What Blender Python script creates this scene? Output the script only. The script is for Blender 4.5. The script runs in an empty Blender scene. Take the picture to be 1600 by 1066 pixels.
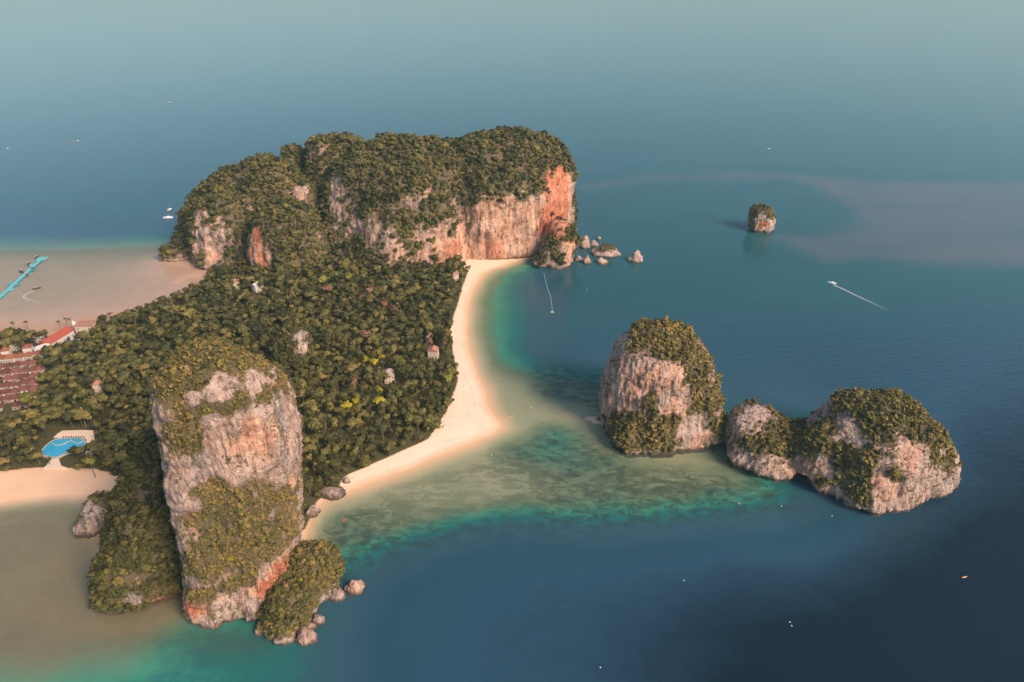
import bpy, bmesh, math, random
import numpy as np
from mathutils import Vector
from mathutils.bvhtree import BVHTree

R = math.radians
rng = np.random.default_rng(7)
random.seed(7)
SC = bpy.context.scene
COL = SC.collection

# ------------------------------------------------------------------ camera
CAM_H, PITCH, FPX = 330.0, R(30.0), 1066.7      # 24 mm on a 36 mm frame, photograph 1600 px wide
cam = bpy.data.cameras.new('camera')
cam.lens, cam.sensor_width = 24.0, 36.0
cam.clip_start, cam.clip_end = 1.0, 60000.0
cam_o = bpy.data.objects.new('camera', cam)
cam_o.location = (0, 0, CAM_H)
cam_o.rotation_euler = (R(90) - PITCH, 0, 0)
COL.objects.link(cam_o)
SC.camera = cam_o

# ------------------------------------------------------------------ sky and sun
SUN_EL, SUN_AZ = R(38), R(130)      # azimuth clockwise from +Y (the view direction): from the right, a little behind
w = bpy.data.worlds.new('World'); SC.world = w; w.use_nodes = True
nt = w.node_tree
sky = nt.nodes.new('ShaderNodeTexSky'); sky.sky_type = 'NISHITA'; sky.sun_disc = False
sky.sun_elevation = SUN_EL; sky.sun_rotation = SUN_AZ
sky.air_density = 1.0; sky.dust_density = 1.6; sky.ozone_density = 0.4; sky.altitude = 0
bg = nt.nodes['Background']; bg.inputs['Strength'].default_value = 0.115
nt.links.new(sky.outputs[0], bg.inputs['Color'])
sun = bpy.data.lights.new('sun', 'SUN'); sun.energy = 3.2; sun.angle = R(22.0); sun.color = (1.0, 0.77, 0.58)
sun_o = bpy.data.objects.new('sun', sun); COL.objects.link(sun_o)
to_sun = Vector((math.sin(SUN_AZ) * math.cos(SUN_EL), math.cos(SUN_AZ) * math.cos(SUN_EL), math.sin(SUN_EL)))
sun_o.rotation_euler = to_sun.to_track_quat('Z', 'Y').to_euler()
sun_o.location = to_sun * 900
SC.view_settings.view_transform = 'Standard'
SC.view_settings.look = 'None'
SC.view_settings.exposure = 0.85
SC.view_settings.gamma = 1.0
SC.view_settings.use_curve_mapping = False
SC.cycles.max_bounces = 6
SC.cycles.volume_bounces = 0
SC.cycles.transparent_max_bounces = 8
SC.cycles.caustics_reflective = False
SC.cycles.caustics_refractive = False

# ------------------------------------------------------------------ survey helpers: photo pixel -> place in the world
CS, SN = math.cos(PITCH), math.sin(PITCH)
def ray(x, y):
    u, v = (x - 800.0) / FPX, (533.0 - y) / FPX
    return np.array([u, CS + v * SN, -SN + v * CS])
def gp(x, y, z=0.0):
    d = ray(x, y); t = (CAM_H - z) / -d[2]
    return np.array([d[0] * t, d[1] * t, z])
def gp2(pts): return np.array([gp(x, y)[:2] for x, y in pts])
def at_depth(x, y, Y):
    d = ray(x, y); t = Y / d[1]
    return np.array([d[0] * t, Y, CAM_H + d[2] * t])

# ------------------------------------------------------------------ noise
def _hash(ix, iy, iz, seed):
    h = (ix.astype(np.int64) * 374761393 + iy.astype(np.int64) * 668265263 + iz.astype(np.int64) * 1274126177 + seed * 974634777) & 0xFFFFFFFF
    h = ((h ^ (h >> 13)) * 1103515245) & 0xFFFFFFFF
    h = ((h ^ (h >> 16)) * 2654435761) & 0xFFFFFFFF
    return ((h ^ (h >> 15)) & 0xFFFFFF) / float(0xFFFFFF) * 2 - 1
def vnoise(p, seed=0):
    i = np.floor(p).astype(np.int64); f = p - i; u = f * f * f * (f * (f * 6 - 15) + 10)
    out = 0
    for dx in (0, 1):
        wx = u[:, 0] if dx else 1 - u[:, 0]
        for dy in (0, 1):
            wy = u[:, 1] if dy else 1 - u[:, 1]
            for dz in (0, 1):
                wz = u[:, 2] if dz else 1 - u[:, 2]
                out = out + wx * wy * wz * _hash(i[:, 0] + dx, i[:, 1] + dy, i[:, 2] + dz, seed)
    return out
def fbm(p, oct=3, seed=0):
    s, a, t = 0, 1.0, 0
    for k in range(oct):
        s = s + a * vnoise(p * (2.03 ** k) + k * 17.3, seed + k); t += a; a *= 0.5
    return s / t
def sst(a, b, x):
    t = np.clip((x - a) / (b - a), 0, 1); return t * t * (3 - 2 * t)

# ------------------------------------------------------------------ mesh and object helpers
def np_mesh(name, v, faces, attrs=None, smooth=False, mats=()):
    me = bpy.data.meshes.new(name)
    v = np.asarray(v, np.float32)
    if isinstance(faces, (tuple, list)) and len(faces) and isinstance(faces[0], np.ndarray):
        fl = [f for f in faces if len(f)]
    else:
        fl = [np.asarray(faces)]
    loops = np.concatenate([f.ravel() for f in fl]).astype(np.int32)
    tot = np.concatenate([np.full(len(f), f.shape[1], np.int32) for f in fl])
    start = np.concatenate([[0], np.cumsum(tot)[:-1]]).astype(np.int32)
    me.vertices.add(len(v)); me.vertices.foreach_set('co', v.ravel())
    me.loops.add(len(loops)); me.loops.foreach_set('vertex_index', loops)
    me.polygons.add(len(tot)); me.polygons.foreach_set('loop_start', start); me.polygons.foreach_set('loop_total', tot)
    me.polygons.foreach_set('use_smooth', np.full(len(tot), smooth))
    for k, a in (attrs or {}).items():
        at = me.attributes.new(k, 'FLOAT', 'POINT'); at.data.foreach_set('value', np.asarray(a, np.float32))
    me.update(calc_edges=True)
    for m in mats: me.materials.append(m)
    return me
def link(name, data, parent=None, loc=None, rotz=0.0):
    o = bpy.data.objects.new(name, data); COL.objects.link(o)
    if parent is not None: o.parent = parent
    if loc is not None: o.location = loc
    if rotz: o.rotation_euler = (0, 0, rotz)
    return o
def tag(o, label=None, cat=None, group=None, kind=None):
    if label: o['label'] = label
    if cat: o['category'] = cat
    if group: o['group'] = group
    if kind: o['kind'] = kind
    return o
def thing(name, label, cat, loc=(0, 0, 0), rotz=0.0, group=None):
    o = link(name, None, None, loc, rotz); o.empty_display_size = 0.5
    return tag(o, label, cat, group)
def copy_tree(o, parent=None):
    c = o.copy(); COL.objects.link(c); c.parent = parent
    for ch in o.children:
        copy_tree(ch, c)
    return c
class MB:
    """collects boxes, prisms and tubes into one mesh"""
    def __init__(s): s.v = []; s.f = []
    def add(s, v, f):
        n = len(s.v); s.v += [tuple(q) for q in v]; s.f += [tuple(i + n for i in q) for q in f]; return s
    def box(s, x0, x1, y0, y1, z0, z1):
        return s.add([(x0,y0,z0),(x1,y0,z0),(x1,y1,z0),(x0,y1,z0),(x0,y0,z1),(x1,y0,z1),(x1,y1,z1),(x0,y1,z1)],
                     [(3,2,1,0),(4,5,6,7),(0,1,5,4),(1,2,6,5),(2,3,7,6),(3,0,4,7)])
    def tube(s, pts, rad, n=6):
        pts = [Vector(p) for p in pts]; v = []; f = []
        for k, p in enumerate(pts):
            d = (pts[min(k+1, len(pts)-1)] - pts[max(k-1, 0)]).normalized()
            a = d.orthogonal().normalized(); b = d.cross(a)
            r = rad[k] if isinstance(rad, (list, tuple)) else rad
            v += [p + (a * math.cos(6.2832*i/n) + b * math.sin(6.2832*i/n)) * r for i in range(n)]
        for k in range(len(pts)-1):
            for i in range(n):
                j = (i+1) % n; f.append((k*n+i, k*n+j, (k+1)*n+j, (k+1)*n+i))
        f.append(tuple(reversed(range(n)))); f.append(tuple(range((len(pts)-1)*n, len(pts)*n)))
        return s.add(v, f)
    def lathe(s, prof, n=12, c=(0,0,0)):
        v = []; f = []
        for (r, z) in prof:
            v += [(c[0]+r*math.cos(6.2832*i/n), c[1]+r*math.sin(6.2832*i/n), c[2]+z) for i in range(n)]
        for k in range(len(prof)-1):
            for i in range(n):
                j = (i+1) % n; f.append((k*n+i, k*n+j, (k+1)*n+j, (k+1)*n+i))
        f.append(tuple(reversed(range(n)))); f.append(tuple(range((len(prof)-1)*n, len(prof)*n)))
        return s.add(v, f)
    def mesh(s, name, mat, smooth=False):
        me = bpy.data.meshes.new(name); me.from_pydata(s.v, [], s.f); me.update()
        if smooth: me.polygons.foreach_set('use_smooth', [True] * len(me.polygons))
        me.materials.append(mat); return me
    def build(s, name, mat, parent=None, smooth=False): return link(name, s.mesh(name, mat, smooth), parent)

# ------------------------------------------------------------------ materials
class NT:
    def __init__(s, name):
        s.m = bpy.data.materials.new(name); s.m.use_nodes = True; s.t = s.m.node_tree
        s.t.nodes.clear(); s.out = s.t.nodes.new('ShaderNodeOutputMaterial')
    def n(s, typ, ins=None, **props):
        nd = s.t.nodes.new('ShaderNode' + typ)
        for k, v in props.items(): setattr(nd, k, v)
        for k, v in (ins or {}).items():
            if hasattr(v, 'is_output') or isinstance(v, bpy.types.NodeSocket): s.t.links.new(v, nd.inputs[k])
            else: nd.inputs[k].default_value = v
        return nd
    def math(s, op, a, b=None, clamp=False):
        i = {0: a}
        if b is not None: i[1] = b
        return s.n('Math', i, operation=op, use_clamp=clamp).outputs[0]
    def attr(s, name): return s.n('Attribute', attribute_name=name).outputs['Fac']
    def noise(s, vec, scale, detail=4.0, rough=0.55, dist=0.0):
        return s.n('TexNoise', {'Vector': vec, 'Scale': scale, 'Detail': detail, 'Roughness': rough, 'Distortion': dist}).outputs['Fac']
    def mapping(s, vec, sc, rot=(0, 0, 0)): return s.n('Mapping', {'Vector': vec, 'Scale': sc, 'Rotation': rot}).outputs[0]
    def ramp(s, fac, stops, interp='LINEAR'):
        nd = s.n('ValToRGB', {'Fac': fac}); cr = nd.color_ramp; cr.interpolation = interp
        while len(cr.elements) < len(stops): cr.elements.new(0.5)
        for e, (p, c) in zip(cr.elements, stops):
            e.position = p; e.color = (c[0], c[1], c[2], 1) if hasattr(c, '__len__') else (c, c, c, 1)
        return nd.outputs['Color']
    def mix(s, fac, a, b, blend='MIX'):
        nd = s.n('Mix', data_type='RGBA', blend_type=blend, clamp_factor=True)
        for k, v in ((0, fac), (6, a), (7, b)):
            if isinstance(v, bpy.types.NodeSocket): s.t.links.new(v, nd.inputs[k])
            else: nd.inputs[k].default_value = v if k == 0 else (v[0], v[1], v[2], 1)
        return nd.outputs[2]
    def surf(s, sock): s.t.links.new(sock, s.out.inputs['Surface']); return s.m
    def pos(s): return s.n('NewGeometry').outputs['Position']
    def objc(s): return s.n('TexCoord').outputs['Object']

def plain(name, col, rough=0.6, vary=0.25, scale=0.6, spec=0.3, rnd=0.0, metal=0.0):
    t = NT(name); p = t.pos()
    nz = t.noise(p, scale, 4.0, 0.6)
    a = tuple(c * (1 - vary) for c in col); b = tuple(min(1, c * (1 + vary)) for c in col)
    c = t.mix(nz, a, b)
    if rnd:
        oi = t.n('ObjectInfo').outputs['Random']
        c = t.mix(t.math('MULTIPLY', oi, rnd), c, tuple(x * 0.45 for x in col))
    b_ = t.n('BsdfPrincipled', {'Base Color': c, 'Roughness': rough, 'Specular IOR Level': spec, 'Metallic': metal})
    return t.surf(b_.outputs[0])

def rock_material():
    t = NT('limestone'); p = t.pos()
    streak = t.noise(t.mapping(p, (0.20, 0.20, 0.035)), 1.0, 6.0, 0.62, 0.6)
    fine = t.noise(t.mapping(p, (0.9, 0.9, 0.28)), 1.0, 5.0, 0.65)
    big = t.noise(p, 0.035, 4.0, 0.55)
    fac = t.math('ADD', t.math('MULTIPLY', streak, 0.62), t.math('MULTIPLY', fine, 0.38))
    base = t.ramp(fac, [(0.31, (0.085, 0.062, 0.054)), (0.39, (0.25, 0.18, 0.155)), (0.48, (0.43, 0.315, 0.268)), (0.57, (0.57, 0.42, 0.358)), (0.69, (0.74, 0.585, 0.50))])
    grey = t.ramp(fac, [(0.30, (0.075, 0.07, 0.07)), (0.50, (0.23, 0.205, 0.20)), (0.70, (0.40, 0.36, 0.345))])
    base = t.mix(t.ramp(t.noise(p, 0.055, 5.0, 0.62, 0.8), [(0.48, 0.0), (0.64, 0.5)]), base, grey)
    # iron-stained face
    at_o = t.attr('orange')
    orm = t.math('ADD', t.math('ADD', at_o, t.attr('blush')), t.math('MULTIPLY', t.math('SUBTRACT', t.noise(t.mapping(p, (0.11, 0.11, 0.05)), 1.0, 7.0, 0.66, 0.5), 0.5), 2.2))
    orf = t.ramp(orm, [(0.30, 0.0), (1.0, 0.95)])
    peach = t.ramp(fac, [(0.28, (0.24, 0.12, 0.08)), (0.45, (0.55, 0.265, 0.17)), (0.62, (0.74, 0.50, 0.36))])
    rust = t.ramp(fac, [(0.28, (0.20, 0.065, 0.04)), (0.45, (0.50, 0.13, 0.065)), (0.62, (0.68, 0.27, 0.145))])
    orange = t.mix(t.ramp(at_o, [(0.75, 0.0), (1.1, 1.0)]), peach, rust)
    c = t.mix(orf, base, orange)
    warm = t.ramp(big, [(0.46, 0.0), (0.66, 0.6)])
    c = t.mix(warm, c, t.mix(0.5, c, (0.66, 0.40, 0.28)))
    # pits, pockets and cracks
    pit = t.noise(t.mapping(p, (0.55, 0.55, 0.38)), 1.0, 7.0, 0.72, 0.4)
    c = t.mix(t.ramp(pit, [(0.30, 0.95), (0.42, 0.0)]), c, (0.050, 0.038, 0.033))
    # dark lichen runs
    drip = t.noise(t.mapping(p, (0.42, 0.42, 0.03)), 1.0, 3.0, 0.5)
    c = t.mix(t.ramp(drip, [(0.57, 0.0), (0.67, 0.7)]), c, (0.085, 0.068, 0.06))
    drip2 = t.noise(t.mapping(p, (1.15, 1.15, 0.06)), 1.0, 4.0, 0.6)
    c = t.mix(t.ramp(drip2, [(0.60, 0.0), (0.70, 0.6)]), c, (0.07, 0.055, 0.048))
    c = t.mix(t.ramp(drip2, [(0.30, 0.45), (0.40, 0.0)]), c, (0.74, 0.58, 0.48))
    # moss and humus where plants grow
    vg = t.math('ADD', t.attr('veg'), t.math('MULTIPLY', t.math('SUBTRACT', fine, 0.5), 0.9))
    c = t.mix(t.ramp(vg, [(0.22, 0.0), (0.62, 0.85)]), c, t.mix(t.noise(p, 0.12, 4.0, 0.6), (0.055, 0.055, 0.022), (0.15, 0.115, 0.05)))
    # wave-wet band just above the water, deepened with painted shade of the undercut
    z = t.n('SeparateXYZ', {0: p}).outputs[2]
    c = t.mix(t.ramp(t.math('DIVIDE', z, 4.0), [(0.0, 0.95), (0.4, 0.55), (0.75, 0.0)]), c, (0.062, 0.047, 0.034))
    bh = t.math('ADD', t.math('ADD', t.math('MULTIPLY', fine, 1.0), t.math('MULTIPLY', streak, 1.0)), t.math('MULTIPLY', pit, 1.3))
    bp = t.n('Bump', {'Height': bh, 'Strength': 1.0, 'Distance': 1.6}).outputs[0]
    b_ = t.n('BsdfPrincipled', {'Base Color': c, 'Roughness': 0.9, 'Specular IOR Level': 0.15, 'Normal': bp})
    return t.surf(b_.outputs[0])

def foliage_material(name, stops, rnd=False):
    t = NT(name)
    f = t.attr('tint')
    if rnd:
        f = t.math('ADD', f, t.math('MULTIPLY', t.math('SUBTRACT', t.n('ObjectInfo').outputs['Random'], 0.5), 0.75))
    c = t.ramp(f, stops)
    hn = t.noise(t.pos(), 0.028, 4.0, 0.6)
    if name in ('foliage', 'tree_foliage'):
        c = t.mix(t.ramp(hn, [(0.42, 0.0), (0.62, 0.6)]), c, t.mix(0.45, c, (0.058, 0.070, 0.026)))
        c = t.mix(t.ramp(t.noise(t.pos(), 0.05, 3.0, 0.6), [(0.56, 0.0), (0.68, 0.75)]), c, t.mix(0.5, c, (0.20, 0.145, 0.055)))
    d = t.n('BsdfPrincipled', {'Base Color': c, 'Roughness': 0.75, 'Specular IOR Level': 0.12}).outputs[0]
    return t.surf(d)

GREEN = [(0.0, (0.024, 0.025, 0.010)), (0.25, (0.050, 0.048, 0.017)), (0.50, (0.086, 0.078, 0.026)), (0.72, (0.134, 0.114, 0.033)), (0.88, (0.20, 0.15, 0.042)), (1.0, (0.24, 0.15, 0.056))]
M_rock = rock_material()
M_leaf = foliage_material('foliage', GREEN)
M_leaf_tree = foliage_material('tree_foliage', GREEN, True)
M_yellow = foliage_material('yellow_foliage', [(0.0, (0.12, 0.10, 0.012)), (0.5, (0.34, 0.27, 0.02)), (1.0, (0.52, 0.40, 0.03))], True)
M_lime = foliage_material('lime_foliage', [(0.0, (0.07, 0.07, 0.014)), (0.5, (0.16, 0.15, 0.03)), (1.0, (0.26, 0.23, 0.05))], True)
M_russet = foliage_material('russet_foliage', [(0.0, (0.06, 0.035, 0.022)), (0.5, (0.16, 0.085, 0.05)), (1.0, (0.26, 0.14, 0.085))], True)
M_palm = foliage_material('palm_foliage', [(0.0, (0.02, 0.024, 0.010)), (0.5, (0.05, 0.052, 0.02)), (1.0, (0.10, 0.095, 0.035))], True)
M_bark = plain('bark', (0.13, 0.10, 0.075), 0.9, 0.35, 0.8, 0.1)
M_bare = plain('bare_twigs', (0.30, 0.22, 0.17), 0.9, 0.3, 1.0, 0.1)

# ------------------------------------------------------------------ coast, land and depth survey
COAST = gp2([(788,416),(775,419),(757,428),(743,448),(734,475),(730,510),(733,540),(742,570),(752,592),(760,615),(765,635),(771,648),
    (780,656),(785,665),(777,675),(762,683),(735,695),(690,712),(640,733),(590,752),(548,768),(520,776),(505,782),(492,798),(480,830),(480,860),(500,885),
    (508,905),(495,928),(475,950),(448,960),(405,945),(345,945),(300,930),(240,918),(200,915),(178,903),(168,885),(166,862),(170,845),
    (166,835),(152,822),(147,805),(150,788),(145,776),(108,773),(60,776),(0,785),(-90,800),(-300,850),(-700,860),(-700,560),(-300,525),(0,503),
    (90,503),(150,492),(210,482),(260,466),(300,448),(322,430),(312,422),(300,420),(262,413),(250,408),(262,398),(285,392)])
COAST = np.vstack([COAST, [(-440,900),(-330,960),(-150,990),(0,960),(50,910),(66,850)], gp2([(893,398),(885,404),(850,404),(818,406),(797,411)])])
SPITS = [gp2([(900,654),(925,649),(950,650),(960,668),(940,666),(918,660)]),
         gp2([(262,443),(280,430),(300,420),(326,424),(318,438),(296,434),(276,445)])]

def poly_sd(P, poly):
    """signed distance to a polygon, positive inside"""
    d2 = np.full(len(P), 1e18); ins = np.zeros(len(P), bool)
    a = poly; b = np.roll(poly, -1, 0)
    for (ax, ay), (bx, by) in zip(a, b):
        ex, ey = bx - ax, by - ay
        wx, wy = P[:, 0] - ax, P[:, 1] - ay
        t = np.clip((wx * ex + wy * ey) / (ex * ex + ey * ey + 1e-12), 0, 1)
        d2 = np.minimum(d2, (wx - ex * t) ** 2 + (wy - ey * t) ** 2)
        c = ((ay > P[:, 1]) != (by > P[:, 1]))
        with np.errstate(divide='ignore', invalid='ignore'):
            xi = ex * (P[:, 1] - ay) / (ey if ey != 0 else 1e-9) + ax
        ins ^= c & (P[:, 0] < xi)
    d = np.sqrt(d2)
    return np.where(ins, d, -d)

DEPTH = [(745,480,.9),(750,540,.9),(765,590,1.0),(785,625,.9),(800,650,.6),(812,668,.5),(765,470,3),(770,510,3.2),(785,440,3),(786,550,3.5),(800,480,4),(810,520,4.6),
 (815,560,4.4),(800,430,4.6),(830,470,7.5),(850,520,10),(835,550,8),(880,550,12),(860,430,10),(900,450,12),(830,590,2.2),(812,600,1.1),(798,585,1.8),(778,570,2.2),
 (850,590,2.5),(880,600,2.2),(920,605,2.0),(880,578,4),(920,582,5),(850,572,5),(910,560,11),(870,612,2.8),
 (830,625,1.0),(870,640,.8),(895,652,.45),(820,650,.8),(805,666,.7),(850,655,1.2),(925,637,1.2),
 (850,672,2.6),(880,684,3.2),(905,682,2.6),(790,700,2.2),(830,700,2.6),(860,720,2.5),(900,730,2.5),(960,720,2.3),(1000,740,2),(1060,740,1.8),(1100,720,1.6),
 (1120,760,2.2),(1000,710,1.2),(940,690,1.0),(1060,713,1.0),(700,740,1.5),(640,780,1.4),(600,790,1.5),(560,800,1.7),(720,760,1.2),(800,770,1.3),(680,800,1.6),
 (560,840,2.4),(600,830,2.0),(760,790,1.8),(840,780,1.8),(900,780,2.3),(960,780,2.5),(1000,790,2.8),(1080,780,2.6),(1150,770,2.8),(1200,775,3.3),(520,820,2.3),(520,860,2.8),
 (560,875,4),(620,850,4),(680,830,3.8),(740,812,3.6),(800,805,3.6),(860,805,3.6),(920,810,3.6),(1000,808,3.6),(1080,800,3.6),(1150,792,3.8),(1220,785,4.5),
 (560,910,9),(620,885,10),(700,850,10),(780,830,10),(860,832,10),(940,838,10),(1020,834,10),(620,910,14),(700,880,15),(780,865,15),(860,865,16),(940,870,16),(1020,870,17),(1120,860,18),(1120,818,10),(1220,805,10),(1260,780,9),(1300,800,14),
 (700,905,16),(800,905,17),(1000,910,18.5),(1200,910,21),(1400,900,24),(1500,830,24),(1550,700,22),(900,1050,19),(1300,1050,26),(1560,1040,26),(620,960,15),(570,1000,14),(530,1040,9),
 (460,1050,5.2),(400,1025,5),(500,1000,7),(1150,600,12),(1200,640,9),(1250,655,5),(1200,655,6),(1160,640,7),(1300,600,14),(1400,560,15),(1550,560,18),(1000,470,14),(1100,480,14),
 (950,500,13),(920,530,13),(1140,570,13),(1150,700,3),(1400,820,20),
 (0,860,2.0),(60,820,1.6),(100,880,2.1),(0,940,2.3),(100,960,2.2),(0,1000,2.3),(150,1000,2.7),(60,1050,2.7),(200,1050,3.2),(250,1000,3.4),(300,1040,4.0),(330,1010,5.5),(380,1050,4.4),
 (-200,900,2),(-200,1050,2.6),(0,1200,6),(500,1200,14),(1000,1200,22),
 (20,480,.6),(100,470,.55),(200,450,.5),(245,440,.2),(0,430,.9),(60,440,.85),(120,420,.9),(200,412,.8),(232,402,.8),(0,402,1.2),(60,397,1.6),(120,392,2.2),(170,387,2.6),
 (230,380,3.0),(180,375,5.5),(250,370,6),(100,372,7),(0,372,6),(200,345,11),(100,300,13),(250,300,13),(-200,430,.6),(-200,380,5),(-200,300,12),(270,385,3),
 (600,150,15),(1000,100,15),(1500,100,16),(100,50,15),(1500,400,16),(1200,300,15),(900,300,14),(1000,400,14),(920,400,12),(300,200,15),(700,180,15)]
_dp = np.array([np.append(gp(x, y)[:2], d) for x, y, d in DEPTH])
def densify(poly, step=14.0):
    out = []
    for a, b in zip(poly, np.roll(poly, -1, 0)):
        n = max(1, int(np.hypot(*(b - a)) / step)); n = min(n, 24)
        out += [a + (b - a) * k / n for k in range(n)]
    return np.array(out)
_cp = densify(COAST)
_cp = np.hstack([_cp, np.zeros((len(_cp), 1))])
_ctrl = np.vstack([_dp, _cp])
# cliff shores drop straight into the water, so they are not pinned to zero depth
def _cliffy(p):
    x, y = p[0], p[1]
    return (y < 300 and -205 < x < -90) or (y > 840) or (x > 15 and y > 735)
_ctrl = np.array([c for c in _ctrl if not (c[2] == 0 and _cliffy(c))])
_rb = np.hypot(_ctrl[:, None, 0] - _ctrl[None, :, 0], _ctrl[:, None, 1] - _ctrl[None, :, 1])
_n = len(_ctrl)
_A = np.zeros((_n + 1, _n + 1)); _A[:_n, :_n] = _rb - np.eye(_n) * 3.0; _A[:_n, _n] = 1; _A[_n, :_n] = 1
_W = np.linalg.solve(_A, np.append(_ctrl[:, 2], 0))
def mud_at(P): return sst(-60, 60, (P[:, 1] - 480) + (-(P[:, 0]) - 320) * 0.8) * sst(-250, -330, P[:, 0]) * sst(860, 800, P[:, 1])
def depth_at(P):
    out = np.empty(len(P))
    for s in range(0, len(P), 20000):
        q = P[s:s+20000]
        out[s:s+20000] = np.hypot(q[:, None, 0] - _ctrl[None, :, 0], q[:, None, 1] - _ctrl[None, :, 1]) @ _W[:_n] + _W[_n]
    sd = poly_sd(P, COAST)
    for s_ in SPITS: sd = np.maximum(sd, poly_sd(P, s_))
    near = np.minimum(1.1, np.maximum(-sd, 0) * 0.075) * (1 - mud_at(P))
    return np.clip(np.maximum(out, near), 0.05, 30)

REEF_S = gp2([(490,830),(520,800),(580,775),(680,735),(760,712),(820,690),(860,668),(900,672),(940,695),(1000,722),(1080,722),(1130,735),(1180,765),(1230,785),
              (1150,800),(1080,808),(1000,815),(900,818),(800,812),(720,822),(640,850),(570,885),(530,880),(495,860)])
REEF_N = gp2([(828,582),(850,570),(900,572),(945,585),(945,640),(900,632),(860,622),(832,605)])
REEF_W = gp2([(-60,950),(60,945),(170,955),(300,972),(390,992),(420,1010),(330,1022),(240,1015),(100,1035),(-60,1040)])
def reef_at(P, grow=0.0):
    n = fbm(np.column_stack([P / 22.0, np.zeros(len(P))]), 3, 5) * 9
    r = np.maximum(sst(-6, 14, poly_sd(P, REEF_S) + n + grow), sst(-4, 10, poly_sd(P, REEF_N) + n + grow * 0.4))
    r = np.maximum(r, 0.9 * sst(-8, 25, poly_sd(P, REEF_W) + n))
    pale = sst(55, 10, np.hypot((P[:, 0] - gp(720, 765)[0]) / 1.5, P[:, 1] - gp(720, 765)[1]))
    return np.clip(r - 0.55 * pale * r, 0, 1)
PLUMES = [(gp2([(885,296),(940,280),(1000,272),(1160,267),(1290,277),(1160,281),(1000,288),(930,300)]), .6),
          (gp2([(1240,274),(1420,283),(1700,283),(1900,300),(1900,430),(1600,416),(1480,418),(1290,411),(1230,390),(1188,367),(1215,363),(1290,366),(1340,352),(1330,330),(1280,300)]), 0.75)]
def silt_at(P):
    s = np.zeros(len(P))
    n = fbm(np.column_stack([P[:, 0] / 90, P[:, 1] / 45, np.zeros(len(P))]), 3, 9) * 26
    for pl, k in PLUMES:
        s = np.maximum(s, k * sst(-16, 30, poly_sd(P, pl) + n * 0.7))
    return s

def axis_coords(lo, hi, step, mid_lo, mid_hi, mid_step, far):
    c = list(np.arange(lo, hi, step))
    a = list(np.arange(hi, mid_hi, mid_step)); b = list(np.arange(lo - mid_step, mid_lo, -mid_step))
    st, x = mid_step, (a[-1] if a else hi)
    while x < far: st *= 1.35; x += st; a.append(x)
    st, x = mid_step, (b[-1] if b else lo)
    while x > -far: st *= 1.35; x -= st; b.append(x)
    return np.array(sorted(b + c + a))
def grid(xs, ys):
    X, Y = np.meshgrid(xs, ys); P = np.column_stack([X.ravel(), Y.ravel()])
    nx, ny = len(xs), len(ys)
    i = (np.arange(ny - 1)[:, None] * nx + np.arange(nx - 1)[None, :]).ravel()
    return P, np.column_stack([i, i + 1, i + nx + 1, i + nx])

# --- terrain: beach, forest floor and sea bed in one sheet
def land_z(P):
    sd = poly_sd(P, COAST)
    for s in SPITS: sd = np.maximum(sd, np.minimum(poly_sd(P, s), 12))
    nz = fbm(np.column_stack([P / 40.0, np.zeros(len(P))]), 3, 3)
    up = np.where(sd < 26, sd * 0.075, 1.95 + (np.minimum(sd, 90) - 26) * 0.03) + 0.25 * nz * sst(5, 40, sd)
    dn = np.minimum(-depth_at(P), sd * 0.012 - 0.01)
    return np.where(sd > 0, up, dn), sd
xs = np.arange(-820, 440, 4.4); ys = np.arange(180, 1040, 4.4)
TP, TF = grid(xs, ys)
TZ, TSD = land_z(TP)
Treef = reef_at(TP)
Tmud = mud_at(TP)

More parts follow.
